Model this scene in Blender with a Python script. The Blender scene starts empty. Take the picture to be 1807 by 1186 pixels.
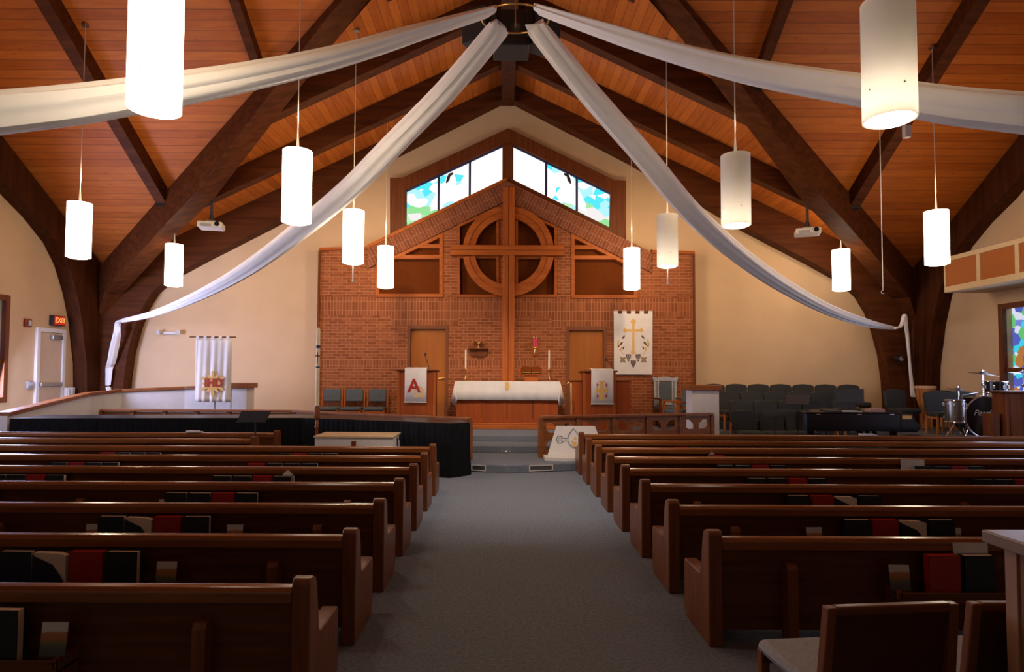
import bpy, bmesh, math, random
from mathutils import Vector, Matrix
from mathutils.geometry import tessellate_polygon
random.seed(4)
SC = bpy.context.scene
COL = SC.collection
PI = math.pi
# ------------------------------------------------------------------ camera, world, lights, exposure
FPX, PX, PY = 1100.0, 886.0, 614.0
CAM = Vector((0, 0, 1.75))
PITCH = math.atan(0.04)
R3 = (Matrix.Rotation(PI / 2 + PITCH, 3, 'X') @ Matrix.Rotation(0.0045, 3, 'Z'))
cd = bpy.data.cameras.new('camera')
cd.sensor_width = 36; cd.lens = FPX / 1807 * 36
cd.shift_x = (903.5 - PX) / 1807; cd.shift_y = (PY - 593) / 1807
cd.clip_start = 0.05; cd.clip_end = 200
co = bpy.data.objects.new('camera', cd); COL.objects.link(co)
co.matrix_world = Matrix.Translation(CAM) @ R3.to_4x4()
SC.camera = co
SC.view_settings.view_transform = 'Standard'; SC.view_settings.look = 'None'
SC.view_settings.gamma = 1; SC.view_settings.use_curve_mapping = False
SC.view_settings.exposure = 0.0
SC.cycles.use_denoising = True
SC.cycles.max_bounces = 7; SC.cycles.diffuse_bounces = 4; SC.cycles.glossy_bounces = 3
SC.cycles.sample_clamp_indirect = 4.0
wd = bpy.data.worlds.new('world'); SC.world = wd; wd.use_nodes = True
wd.node_tree.nodes['Background'].inputs[0].default_value = (1.0, 0.86, 0.72, 1)
wd.node_tree.nodes['Background'].inputs[1].default_value = 0.14
def light(kind, loc, target, power, col, size=1.0, sy=None, spread=None, angle=None):
    l = bpy.data.lights.new('scene_light', kind); l.energy = power; l.color = col
    if kind == 'AREA':
        l.shape = 'RECTANGLE'; l.size = size; l.size_y = sy or size
        if spread: l.spread = spread
    else: l.shadow_soft_size = size
    if kind == 'SPOT': l.spot_size = angle or 1.2; l.spot_blend = 1.0
    o = bpy.data.objects.new('scene_light', l); COL.objects.link(o); o.location = loc
    if target is not None:
        o.rotation_euler = (Vector(target) - Vector(loc)).to_track_quat('-Z', 'Y').to_euler()
    return o
WARM = (1.0, 0.70, 0.42); COOL = (0.62, 0.70, 1.0)
# unseen spots added to brighten the back wall, altar and aisle floor
light('SPOT', (-3.2, 9.6, 6.6), (-4.6, 16.5, 3.0), 700, WARM, .25, angle=1.35)
light('SPOT', (3.4, 9.6, 6.6), (4.9, 16.5, 3.0), 700, WARM, .25, angle=1.35)
light('SPOT', (0.2, 9.4, 7.2), (0.1, 16.4, 2.2), 760, (1, .68, .38), .25, angle=0.95)
light('SPOT', (0.3, 7.0, 6.0), (0.3, 9.6, 0), 900, (1, .88, .8), .3, angle=1.15)
light('SPOT', (0.2, 8.6, 6.2), (0.1, 15.0, 1.2), 1500, (1, .82, .66), .2, angle=0.66)
# daylight through the side windows
light('AREA', (-10.45, 12.7, 2.2), (-4.2, 14.4, .8), 330, (.55, .6, 1.0), 1.4, 2.1)
light('AREA', (-10.45, 7.6, 2.2), (0, 7.6, 0.8), 130, COOL, 2.2, 2.1)  # added out of view for pew rail highlights and carpet sheen
light('AREA', (10.7, 12.9, 2.0), (0, 12.0, 0.2), 30, COOL, 1.4, 2.1)
light('AREA', (10.7, 7.6, 2.2), (0, 7.6, 0.8), 90, COOL, 2.2, 2.1)  # unseen counterpart added on the right

# ------------------------------------------------------------------ pixel -> world rays
def ray(px, py): return R3 @ Vector(((px - PX) / FPX, -(py - PY) / FPX, -1))
def W(px, py, D):
    d = ray(px, py); return CAM + d * (D / d.y)
def WX(px, py, X):
    d = ray(px, py); return CAM + d * (X / d.x)
def WZ(px, py, z):
    d = ray(px, py); return CAM + d * ((z - CAM.z) / d.z)
def WP(px, py, p0, n):
    d = ray(px, py); return CAM + d * ((Vector(p0) - CAM).dot(n) / d.dot(n))
def xz(pts, D): return [(W(x, y, D).x, W(x, y, D).z) for x, y in pts]
# ------------------------------------------------------------------ materials
MATS = {}
def newmat(name):
    m = bpy.data.materials.new(name); m.use_nodes = True; MATS[name] = m
    nt = m.node_tree; return m, nt, nt.nodes['Principled BSDF']
def setp(b, rough, metal=0, coat=0, spec=None):
    b.inputs['Roughness'].default_value = rough; b.inputs['Metallic'].default_value = metal
    b.inputs['Coat Weight'].default_value = coat; b.inputs['Coat Roughness'].default_value = 0.15
    if spec is not None: b.inputs['Specular IOR Level'].default_value = spec
def N(nt, t, **kw):
    n = nt.nodes.new(t)
    for k, v in kw.items(): setattr(n, k, v)
    return n
def ramp(nt, stops):
    r = N(nt, 'ShaderNodeValToRGB'); e = r.color_ramp.elements
    while len(e) < len(stops): e.new(0.5)
    for i, (p, c) in enumerate(stops): e[i].position = p; e[i].color = (*c, 1)
    return r
def simple(name, c, rough=.5, metal=0, coat=0, var=.12, scale=9, bump=0, bscale=150, spec=None):
    m, nt, b = newmat(name); setp(b, rough, metal, coat, spec)
    tc = N(nt, 'ShaderNodeTexCoord'); no = N(nt, 'ShaderNodeTexNoise')
    no.inputs['Scale'].default_value = scale; no.inputs['Detail'].default_value = 4
    nt.links.new(tc.outputs['Object'], no.inputs['Vector'])
    r = ramp(nt, [(.3, [x * (1 - var) for x in c]), (.7, [min(1, x * (1 + var)) for x in c])])
    nt.links.new(no.outputs['Fac'], r.inputs[0]); nt.links.new(r.outputs[0], b.inputs['Base Color'])
    if bump:
        n2 = N(nt, 'ShaderNodeTexNoise'); n2.inputs['Scale'].default_value = bscale
        nt.links.new(tc.outputs['Object'], n2.inputs['Vector'])
        bp = N(nt, 'ShaderNodeBump'); bp.inputs['Strength'].default_value = bump; bp.inputs['Distance'].default_value = .01
        nt.links.new(n2.outputs['Fac'], bp.inputs['Height']); nt.links.new(bp.outputs[0], b.inputs['Normal'])
    return m
def wood(name, c1, c2, axis='X', rough=.35, coat=.3, scale=14, spec=.22):
    m, nt, b = newmat(name); setp(b, rough, 0, coat, spec)
    tc = N(nt, 'ShaderNodeTexCoord'); mp = N(nt, 'ShaderNodeMapping')
    s = [scale] * 3; s['XYZ'.index(axis)] = scale * .07
    mp.inputs['Scale'].default_value = s
    no = N(nt, 'ShaderNodeTexNoise'); no.inputs['Scale'].default_value = 1; no.inputs['Detail'].default_value = 6
    no.inputs['Distortion'].default_value = .4
    nt.links.new(tc.outputs['Object'], mp.inputs[0]); nt.links.new(mp.outputs[0], no.inputs['Vector'])
    r = ramp(nt, [(.32, c1), (.68, c2)])
    nt.links.new(no.outputs['Fac'], r.inputs[0]); nt.links.new(r.outputs[0], b.inputs['Base Color'])
    return m
def emis(name, c, s):
    m = bpy.data.materials.new(name); m.use_nodes = True; MATS[name] = m
    nt = m.node_tree; nt.nodes.remove(nt.nodes['Principled BSDF'])
    e = N(nt, 'ShaderNodeEmission'); e.inputs[0].default_value = (*c, 1); e.inputs[1].default_value = s
    nt.links.new(e.outputs[0], nt.nodes['Material Output'].inputs[0]); return m
def math_n(nt, op, a, b=None, c=None):
    n = N(nt, 'ShaderNodeMath', operation=op)
    for i, v in enumerate((a, b, c)):
        if v is None: continue
        if isinstance(v, (int, float)): n.inputs[i].default_value = v
        else: nt.links.new(v, n.inputs[i])
    return n.outputs[0]
def mix_c(nt, f, a, b):
    n = N(nt, 'ShaderNodeMix', data_type='RGBA')
    for s, v in ((n.inputs[0], f), (n.inputs[6], a), (n.inputs[7], b)):
        if isinstance(v, (int, float)): s.default_value = v
        elif isinstance(v, tuple): s.default_value = (*v, 1)
        else: nt.links.new(v, s)
    return n.outputs[2]
def planks(name, across, c1, c2, width=.16):
    m, nt, b = newmat(name); setp(b, .55, 0, 0, .3)
    tc = N(nt, 'ShaderNodeTexCoord'); sp = N(nt, 'ShaderNodeSeparateXYZ'); nt.links.new(tc.outputs['Object'], sp.inputs[0])
    u = sp.outputs['X' if across == 'X' else 'Y']; v = sp.outputs['Y' if across == 'X' else 'X']
    q = math_n(nt, 'DIVIDE', u, width); cell = math_n(nt, 'FLOOR', q); fr = math_n(nt, 'SUBTRACT', q, cell)
    wn = N(nt, 'ShaderNodeTexWhiteNoise', noise_dimensions='1D'); nt.links.new(cell, wn.inputs['W'])
    cv = N(nt, 'ShaderNodeCombineXYZ')
    nt.links.new(math_n(nt, 'MULTIPLY', q, 1.6), cv.inputs[0]); nt.links.new(math_n(nt, 'MULTIPLY', v, 1.1), cv.inputs[1])
    nt.links.new(math_n(nt, 'MULTIPLY', wn.outputs[0], 7), cv.inputs[2])
    no = N(nt, 'ShaderNodeTexNoise'); no.inputs['Scale'].default_value = 1.6; no.inputs['Detail'].default_value = 7
    nt.links.new(cv.outputs[0], no.inputs['Vector'])
    f = math_n(nt, 'ADD', math_n(nt, 'MULTIPLY', wn.outputs[0], .4), math_n(nt, 'MULTIPLY', no.outputs['Fac'], .7))
    r = ramp(nt, [(.25, c1), (.8, c2)]); nt.links.new(f, r.inputs[0])
    vo = N(nt, 'ShaderNodeTexVoronoi'); vo.inputs['Scale'].default_value = 1.3; nt.links.new(cv.outputs[0], vo.inputs['Vector'])
    knot = math_n(nt, 'LESS_THAN', vo.outputs['Distance'], .075)
    seam = math_n(nt, 'GREATER_THAN', math_n(nt, 'ABSOLUTE', math_n(nt, 'SUBTRACT', fr, .5)), .465)
    dark = math_n(nt, 'MAXIMUM', math_n(nt, 'MULTIPLY', knot, .5), math_n(nt, 'MULTIPLY', seam, .55))
    nt.links.new(mix_c(nt, dark, r.outputs[0], (.07, .018, .004)), b.inputs['Base Color'])
    return m
def brick_mat(bands, doors):
    """running bond, with soldier courses in the given height bands (z0,z1) and over the doors (x0,x1,z0,z1)"""
    m, nt, b = newmat('brick'); setp(b, .9, 0, 0, .1)
    tc = N(nt, 'ShaderNodeTexCoord'); sp = N(nt, 'ShaderNodeSeparateXYZ'); nt.links.new(tc.outputs['Object'], sp.inputs[0])
    x, z = sp.outputs['X'], sp.outputs['Z']
    def tex(u, v, off, bw, rh):
        c = N(nt, 'ShaderNodeCombineXYZ'); nt.links.new(u, c.inputs[0]); nt.links.new(v, c.inputs[1])
        t = N(nt, 'ShaderNodeTexBrick'); t.offset = off
        t.inputs['Color1'].default_value = (.34, .11, .042, 1); t.inputs['Color2'].default_value = (.23, .07, .026, 1)
        t.inputs['Mortar'].default_value = (.47, .2, .095, 1); t.inputs['Scale'].default_value = 1
        t.inputs['Mortar Size'].default_value = .006; t.inputs['Mortar Smooth'].default_value = .1
        t.inputs['Brick Width'].default_value = bw; t.inputs['Row Height'].default_value = rh
        nt.links.new(c.outputs[0], t.inputs['Vector']); return t
    t1 = tex(x, z, .5, .226, .077); t2 = tex(z, x, 0.0, .24, .08)
    def rng(v, a, c): return math_n(nt, 'MULTIPLY', math_n(nt, 'GREATER_THAN', v, a), math_n(nt, 'LESS_THAN', v, c))
    mask = None
    for (a, c) in bands:
        k = rng(z, a, c); mask = k if mask is None else math_n(nt, 'MAXIMUM', mask, k)
    for (xa, xb, a, c) in doors:
        mask = math_n(nt, 'MAXIMUM', mask, math_n(nt, 'MULTIPLY', rng(x, xa, xb), rng(z, a, c)))
    nt.links.new(mix_c(nt, mask, t1.outputs['Color'], t2.outputs['Color']), b.inputs['Base Color'])
    return m

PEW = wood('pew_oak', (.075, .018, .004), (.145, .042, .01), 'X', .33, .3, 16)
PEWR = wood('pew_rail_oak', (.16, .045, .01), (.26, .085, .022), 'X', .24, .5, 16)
PEWZ = wood('pew_oak_upright', (.13, .036, .01), (.21, .065, .019), 'Z', .4, .15, 16)
OAK = wood('orange_oak', (.33, .075, .011), (.46, .12, .018), 'X', .55, .0)
OAKZ = wood('orange_oak_upright', (.32, .07, .01), (.46, .12, .018), 'Z', .55, .0)
REDOAK = wood('red_oak_veneer', (.27, .052, .01), (.36, .075, .012), 'Z', .5, .05, 8)
DOORW = wood('door_veneer', (.37, .115, .024), (.46, .15, .026), 'Z', .5, .05, 5)
GLU = wood('glulam', (.06, .015, .003), (.11, .03, .007), 'X', .6, .0, 9, .12)
GLUZ = wood('glulam_upright', (.04, .01, .002), (.08, .021, .005), 'Z', .6, .0, 9, .12)
TRIMW = wood('brown_trim', (.12, .03, .007), (.19, .052, .013), 'Z', .5, .05)
RAILW = wood('rail_wood', (.21, .065, .018), (.32, .11, .034), 'X', .4, .2)
TANW = wood('counter_wood', (.2, .085, .04), (.27, .12, .06), 'Z', .3, .3, 6)
PLX = planks('ceiling_planks_side', 'Y', (.4, .09, .01), (.62, .175, .024))
PLY = planks('ceiling_planks_chancel', 'X', (.4, .09, .01), (.62, .175, .024))
WALL = simple('cream_plaster', (.66, .45, .26), .85, var=.03, scale=2)
WHITE = simple('white_paint', (.72, .68, .64), .6, var=.03)
CARPET = simple('carpet', (.165, .185, .218), .95, var=.22, scale=40, bump=.5, bscale=220, spec=.1)
NICHE = simple('brown_screen', (.14, .034, .007), .9, var=.15, scale=30, bump=.3, spec=.05)
BLACKC = simple('black_cloth', (.006, .006, .007), .8, var=.2, spec=.1)
BLACKP = simple('black_lacquer', (.006, .006, .007), .18, var=.1)
BLACKM = simple('black_metal', (.012, .012, .014), .5, var=.1)
SPKR = simple('speaker_black', (.018, .019, .022), .6, var=.15)
CLOTH = simple('white_cloth', (.8, .74, .69), .8, var=.04, scale=5, bump=.15, bscale=200)
DRAPE = simple('sheer_white', (.88, .85, .83), .75, var=.03, scale=4)
GREY = simple('grey_upholstery', (.1, .115, .12), .9, var=.15, scale=40, bump=.3, bscale=300)
CHOIR = simple('dark_upholstery', (.035, .036, .035), .9, var=.15, scale=40, bump=.3, bscale=300)
SEATG = simple('pale_grey_upholstery', (.3, .29, .28), .9, var=.12, scale=60, bump=.3, bscale=300)
BRASS = simple('brass', (.75, .5, .18), .28, 1, var=.08)
CHROME = simple('chrome', (.75, .75, .76), .18, 1, var=.05)
STEEL = simple('brushed_steel', (.4, .4, .4), .35, 1, var=.1)
SILV = simple('silver_painted_wood', (.42, .42, .43), .45, var=.1)
WAX = simple('candle_wax', (.85, .74, .5), .5, var=.04)
NAVY = simple('navy_band', (.01, .03, .1), .5)
RED = simple('red_cloth', (.42, .02, .015), .7, var=.1)
REDG = simple('red_glass', (.6, .03, .05), .15, var=.1)
GOLD = simple('gold_embroidery', (.78, .47, .13), .7, var=.06, scale=60)
DKBR = simple('brown_embroidery', (.12, .06, .045), .7, var=.15, scale=60)
OLIVE = simple('sage_embroidery', (.33, .24, .13), .7, var=.15, scale=60)
BOOKN = simple('navy_cover', (.006, .01, .02), .45, var=.2)
BOOKK = simple('black_cover', (.005, .007, .008), .5, var=.2)
BOOKR = simple('red_cover', (.3, .008, .006), .45, var=.12)
PAGES = simple('page_edges', (.68, .55, .42), .8, var=.08, scale=80)
REDPG = simple('red_page_edges', (.55, .02, .012), .5, var=.06)
PAPER = simple('paper', (.62, .6, .56), .7, var=.05)
GREYP = simple('grey_paint', (.3, .29, .28), .5, var=.06)
MAUVE = simple('door_frame_paint', (.22, .08, .036), .6, var=.05, spec=.15)
CREAMF = simple('cream_frame', (.66, .46, .25), .7, var=.04)
ORFAB = simple('orange_acoustic_cloth', (.4, .12, .022), .9, var=.08, scale=50, bump=.2)
PLAST = simple('white_plastic', (.6, .55, .5), .45, var=.04)
DKGL = simple('dark_lens', (.01, .01, .012), .1)
CYMB = simple('dark_cymbal', (.04, .04, .045), .3, .8, var=.1)
DJW = wood('carved_wood', (.2, .05, .01), (.62, .25, .07), 'Z', .5, .1, 30)
LAMPE = emis('lit_glass_shade', (1.0, .84, .64), 9)
LAMPB = emis('lit_lamp_bottom', (1.0, .84, .64), 9)
EXITR = emis('exit_red', (.75, .03, .012), 0.7)
EXITT = emis('exit_letters', (1.0, .42, .12), 1.4)
def translucent_shade():
    m = bpy.data.materials.new('frosted_shade'); m.use_nodes = True; nt = m.node_tree
    nt.nodes.remove(nt.nodes['Principled BSDF'])
    a = N(nt, 'ShaderNodeBsdfTranslucent'); a.inputs[0].default_value = (.86, .83, .78, 1)
    d = N(nt, 'ShaderNodeBsdfDiffuse'); d.inputs[0].default_value = (.8, .77, .74, 1)
    mx = N(nt, 'ShaderNodeMixShader'); mx.inputs[0].default_value = .5
    nt.links.new(a.outputs[0], mx.inputs[1]); nt.links.new(d.outputs[0], mx.inputs[2])
    nt.links.new(mx.outputs[0], nt.nodes['Material Output'].inputs[0]); return m
FROST = translucent_shade()
def card_mat():
    m, nt, b = newmat('brochure_print'); setp(b, .5)
    tc = N(nt, 'ShaderNodeTexCoord'); sp = N(nt, 'ShaderNodeSeparateXYZ'); nt.links.new(tc.outputs['Object'], sp.inputs[0])
    no = N(nt, 'ShaderNodeTexNoise'); no.inputs['Scale'].default_value = 40; nt.links.new(tc.outputs['Object'], no.inputs['Vector'])
    f = math_n(nt, 'ADD', math_n(nt, 'MULTIPLY', sp.outputs['Z'], 5.2), math_n(nt, 'MULTIPLY', math_n(nt, 'SUBTRACT', no.outputs['Fac'], .5), .15))
    r = ramp(nt, [(0, (.05, .045, .04)), (.45, (.07, .065, .05)), (.58, (.13, .13, .04)), (.66, (.34, .12, .03)), (.82, (.4, .15, .04)), (.86, (.55, .5, .46))])
    nt.links.new(f, r.inputs[0]); nt.links.new(r.outputs[0], b.inputs['Base Color']); return m
CARD = card_mat()
def stained(name, xc, base_z):
    """leaded glass: cells tinted white, sky blue and meadow green"""
    m = bpy.data.materials.new(name); m.use_nodes = True; nt = m.node_tree
    nt.nodes.remove(nt.nodes['Principled BSDF'])
    tc = N(nt, 'ShaderNodeNewGeometry'); mp = N(nt, 'ShaderNodeMapping'); mp.inputs['Scale'].default_value = (1, .01, 1.5)
    nt.links.new(tc.outputs['Position'], mp.inputs[0])
    v = N(nt, 'ShaderNodeTexVoronoi'); v.inputs['Scale'].default_value = 3.6; nt.links.new(mp.outputs[0], v.inputs['Vector'])
    sp = N(nt, 'ShaderNodeSeparateXYZ'); nt.links.new(v.outputs['Position'], sp.inputs[0])
    sc = N(nt, 'ShaderNodeSeparateColor'); nt.links.new(v.outputs['Color'], sc.inputs[0])
    cx = sp.outputs['X']; cz = math_n(nt, 'DIVIDE', sp.outputs['Z'], 1.5)
    dist = math_n(nt, 'ABSOLUTE', math_n(nt, 'SUBTRACT', cx, xc))
    wz = math_n(nt, 'SUBTRACT', cz, base_z)
    green = math_n(nt, 'LESS_THAN', math_n(nt, 'ADD', wz, math_n(nt, 'MULTIPLY', sc.outputs[0], .22)), .66)
    g = mix_c(nt, sc.outputs[1], (.22, .72, .24), (.55, .86, .5))
    g = mix_c(nt, math_n(nt, 'GREATER_THAN', sc.outputs[2], .8), g, (.9, .86, .84))
    s = mix_c(nt, math_n(nt, 'GREATER_THAN', sc.outputs[2], .55), (.1, .82, .95), (.45, .9, .97))
    s = mix_c(nt, math_n(nt, 'GREATER_THAN', sc.outputs[1], .58), s, (1, 1, 1))
    c = mix_c(nt, green, s, g)
    near = math_n(nt, 'LESS_THAN', math_n(nt, 'ADD', dist, math_n(nt, 'MULTIPLY', sc.outputs[0], .25)), 1.25)
    c = mix_c(nt, near, c, (1.25, 1.2, 1.15))
    e = N(nt, 'ShaderNodeEmission'); nt.links.new(c, e.inputs[0]); e.inputs[1].default_value = 1.05
    nt.links.new(e.outputs[0], nt.nodes['Material Output'].inputs[0]); return m
def side_glass():
    m = bpy.data.materials.new('side_stained_glass'); m.use_nodes = True; nt = m.node_tree
    nt.nodes.remove(nt.nodes['Principled BSDF'])
    tc = N(nt, 'ShaderNodeTexCoord'); v = N(nt, 'ShaderNodeTexVoronoi'); v.inputs['Scale'].default_value = 5.0
    nt.links.new(tc.outputs['Object'], v.inputs['Vector'])
    sc = N(nt, 'ShaderNodeSeparateColor'); nt.links.new(v.outputs['Color'], sc.inputs[0])
    r = ramp(nt, [(0, (.1, .13, .55)), (.28, (.2, .25, .75)), (.45, (.06, .7, .9)), (.6, (.75, .8, .95)), (.78, (.5, .2, .05)), (.9, (.15, .6, .2))])
    r.color_ramp.interpolation = 'CONSTANT'; nt.links.new(sc.outputs[0], r.inputs[0])
    e = N(nt, 'ShaderNodeEmission'); nt.links.new(r.outputs[0], e.inputs[0]); e.inputs[1].default_value = .9
    nt.links.new(e.outputs[0], nt.nodes['Material Output'].inputs[0]); return m
SIDEG = side_glass()
# ------------------------------------------------------------------ mesh builder and tagging
class MB:
    def __init__(s): s.v = []; s.f = []; s.mi = []; s.cur = 0
    def add(s, vs, fs):
        o = len(s.v); s.v += [tuple(v) for v in vs]
        for f in fs: s.f.append([o + i for i in f]); s.mi.append(s.cur)
        return s
    def box(s, x0, x1, y0, y1, z0, z1):
        vs = [(x, y, z) for z in (z0, z1) for y in (y0, y1) for x in (x0, x1)]
        return s.add(vs, [(0, 2, 3, 1), (4, 5, 7, 6), (0, 1, 5, 4), (2, 6, 7, 3), (0, 4, 6, 2), (1, 3, 7, 5)])
    def obox(s, c, sx, sy, sz, rz=0, rx=0, ry=0):
        R = Matrix.Rotation(rz, 3, 'Z') @ Matrix.Rotation(rx, 3, 'X') @ Matrix.Rotation(ry, 3, 'Y'); c = Vector(c)
        vs = [c + R @ Vector((x * sx / 2, y * sy / 2, z * sz / 2)) for z in (-1, 1) for y in (-1, 1) for x in (-1, 1)]
        return s.add(vs, [(0, 2, 3, 1), (4, 5, 7, 6), (0, 1, 5, 4), (2, 6, 7, 3), (0, 4, 6, 2), (1, 3, 7, 5)])
    def plate(s, outer, w0, w1, fn, holes=()):
        """extrude a 2-D outline (with holes) from w0 to w1; fn(u,v,w) -> xyz"""
        loops = [list(outer)] + [list(h) for h in holes]
        flat = [p for l in loops for p in l]
        tri = tessellate_polygon([[Vector((p[0], p[1], 0)) for p in l] for l in loops])
        n = len(flat)
        vs = [fn(p[0], p[1], w0) for p in flat] + [fn(p[0], p[1], w1) for p in flat]
        fs = []
        for t in tri: fs.append(tuple(t)); fs.append(tuple(i + n for i in reversed(t)))
        o = 0
        for l in loops:
            k = len(l)
            for i in range(k): fs.append((o + i, o + (i + 1) % k, n + o + (i + 1) % k, n + o + i))
            o += k
        return s.add(vs, fs)
    def ypl(s, outer, y0, y1, holes=()): return s.plate(outer, y0, y1, lambda u, v, w: (u, w, v), holes)
    def xpl(s, outer, x0, x1, holes=()): return s.plate(outer, x0, x1, lambda u, v, w: (w, u, v), holes)
    def zpl(s, outer, z0, z1, holes=()): return s.plate(outer, z0, z1, lambda u, v, w: (u, v, w), holes)
    def cyl(s, p0, p1, r0, r1=None, n=16, caps=True):
        r1 = r0 if r1 is None else r1
        p0, p1 = Vector(p0), Vector(p1); d = (p1 - p0).normalized()
        a = d.orthogonal().normalized(); b = d.cross(a)
        vs = []
        for p, r in ((p0, r0), (p1, r1)):
            for i in range(n):
                t = 2 * PI * i / n; vs.append(p + a * (r * math.cos(t)) + b * (r * math.sin(t)))
        fs = [(i, (i + 1) % n, n + (i + 1) % n, n + i) for i in range(n)]
        if caps: fs += [tuple(range(n))[::-1], tuple(range(n, 2 * n))]
        return s.add(vs, fs)
    def tube(s, pts, r, n=8):
        pts = [Vector(p) for p in pts]
        rings = []; up = None
        for i, p in enumerate(pts):
            d = (pts[min(i + 1, len(pts) - 1)] - pts[max(i - 1, 0)]).normalized()
            a = d.orthogonal().normalized() if up is None else (up - d * up.dot(d)).normalized()
            up = a; b = d.cross(a); rr = r[i] if isinstance(r, (list, tuple)) else r
            rings.append([p + a * (rr * math.cos(2 * PI * k / n)) + b * (rr * math.sin(2 * PI * k / n)) for k in range(n)])
        fs = []
        for i in range(len(pts) - 1):
            for k in range(n): fs.append((i * n + k, i * n + (k + 1) % n, (i + 1) * n + (k + 1) % n, (i + 1) * n + k))
        fs += [tuple(range(n))[::-1], tuple(range((len(pts) - 1) * n, len(pts) * n))]
        return s.add([v for r_ in rings for v in r_], fs)
    def lathe(s, prof, c=(0, 0, 0), n=24):
        c = Vector(c); vs = []; fs = []
        for r, z in prof:
            for i in range(n):
                t = 2 * PI * i / n; vs.append(c + Vector((r * math.cos(t), r * math.sin(t), z)))
        for j in range(len(prof) - 1):
            for i in range(n): fs.append((j * n + i, j * n + (i + 1) % n, (j + 1) * n + (i + 1) % n, (j + 1) * n + i))
        fs += [tuple(range(n))[::-1], tuple(range((len(prof) - 1) * n, len(prof) * n))]
        return s.add(vs, fs)
    def torus(s, c, R, r, n=48, k=8):
        c = Vector(c); vs = []; fs = []
        for i in range(n):
            t = 2 * PI * i / n
            for j in range(k):
                u = 2 * PI * j / k; q = R + r * math.cos(u)
                vs.append(c + Vector((q * math.cos(t), q * math.sin(t), r * math.sin(u))))
        for i in range(n):
            for j in range(k): fs.append((i * k + j, ((i + 1) % n) * k + j, ((i + 1) % n) * k + (j + 1) % k, i * k + (j + 1) % k))
        return s.add(vs, fs)
    def build(s, name, mat, parent=None, bevel=0, smooth=False, seg=2):
        me = bpy.data.meshes.new(name)
        off = parent.matrix_basis.translation.copy() if parent is not None else Vector((0, 0, 0))
        pp = parent.parent if parent is not None else None
        while pp is not None: off += pp.matrix_basis.translation; pp = pp.parent
        me.from_pydata([Vector(v) - off for v in s.v], [], s.f)
        for m in (mat if isinstance(mat, (list, tuple)) else [mat]): me.materials.append(m)
        for p, i in zip(me.polygons, s.mi): p.material_index = i
        bm = bmesh.new(); bm.from_mesh(me); bmesh.ops.recalc_face_normals(bm, faces=bm.faces[:])
        bm.to_mesh(me); bm.free()
        if smooth:
            me.polygons.foreach_set('use_smooth', [True] * len(me.polygons))
            try: me.set_sharp_from_angle(angle=math.radians(40))
            except Exception: pass
        o = bpy.data.objects.new(name, me); COL.objects.link(o)
        if parent is not None: o.parent = parent
        if bevel:
            b = o.modifiers.new('bevel', 'BEVEL'); b.width = bevel; b.segments = seg; b.limit_method = 'ANGLE'
            b.angle_limit = math.radians(40)
        return o
def tag(o, label=None, cat=None, group=None, kind=None):
    if label: o['label'] = label
    if cat: o['category'] = cat
    if group: o['group'] = group
    if kind: o['kind'] = kind
    return o
def thing(name, label, cat, loc=(0, 0, 0), group=None):
    o = bpy.data.objects.new(name, None); COL.objects.link(o); o.location = loc; o.empty_display_size = .1
    return tag(o, label, cat, group)
def dup(root, loc, rz=0, label=None, group=None):
    r = root.copy(); COL.objects.link(r); r.location = loc; r.rotation_euler = (0, 0, rz)
    if label: r['label'] = label
    if group: r['group'] = group
    for ch in list(root.children):
        c = ch.copy(); COL.objects.link(c); c.parent = r
        for g in list(ch.children):
            d = g.copy(); COL.objects.link(d); d.parent = c
    return r
def struct(o, label, cat='room'): return tag(o, label, cat, kind='structure')
def text(s, size, mat, parent, mtx, name, ext=.002, shear=0, bold=0):
    cu = bpy.data.curves.new('t', 'FONT'); cu.body = s; cu.size = size; cu.extrude = ext; cu.shear = shear; cu.offset = bold
    cu.align_x = 'CENTER'; cu.align_y = 'CENTER'
    to = bpy.data.objects.new('t', cu); COL.objects.link(to)
    me = bpy.data.meshes.new_from_object(to); bpy.data.objects.remove(to)
    me.transform(mtx); me.transform(Matrix.Translation(-parent.location)); me.materials.clear(); me.materials.append(mat)
    o = bpy.data.objects.new(name, me); COL.objects.link(o); o.parent = parent; return o
FRONT = Matrix.Rotation(PI / 2, 4, 'X')      # text lying in XY -> standing, facing -y
ORD = ['first', 'second', 'third', 'fourth', 'fifth', 'sixth', 'seventh', 'eighth', 'ninth', 'tenth']
# ------------------------------------------------------------------ the room
X0, HW, YC, HY, ZR = 0.12, 10.85, 8.36, 8.14, 9.48
XL, XR, YB, YF = X0 - HW, X0 + HW, YC + HY, -3.0
SX, SY = .48, .63
EAVE = ZR - SX * HW
def roof(x, y):
    zb = ZR - SX * abs(x - X0); zs = ZR - SY * max(0, abs(y - YC))
    return max(zb, zs)
struct(MB().box(XL - .3, XR + .3, YF, YB + .3, -.2, 0).build('floor', CARPET), 'blue grey carpeted nave floor running up the aisle', 'floor')
c = MB(); P = lambda x, y, z: (x, y, z)
ctr = (X0, YC, ZR)
for xx in (XL, XR):
    c.cur = 1
    c.add([ctr, (X0, YB, ZR), (xx, YB, EAVE)], [(0, 1, 2)])
    c.add([ctr, (X0, YF, ZR), (xx, YF, EAVE), (xx, YC - HY, EAVE)], [(0, 1, 2, 3)])
    c.cur = 0
    for yy in (YC + HY, YC - HY): c.add([ctr, (xx, YC, ZR - SY * 0), (xx, yy, ZR - SY * HY)], [(0, 1, 2)])
o = c.build('ceiling', [PLX, PLY])
struct(o, 'orange stained wood plank vaulted ceiling above the dark beams', 'ceiling')
so = o.modifiers.new('thick', 'SOLIDIFY'); so.thickness = .12; so.offset = 0
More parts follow.
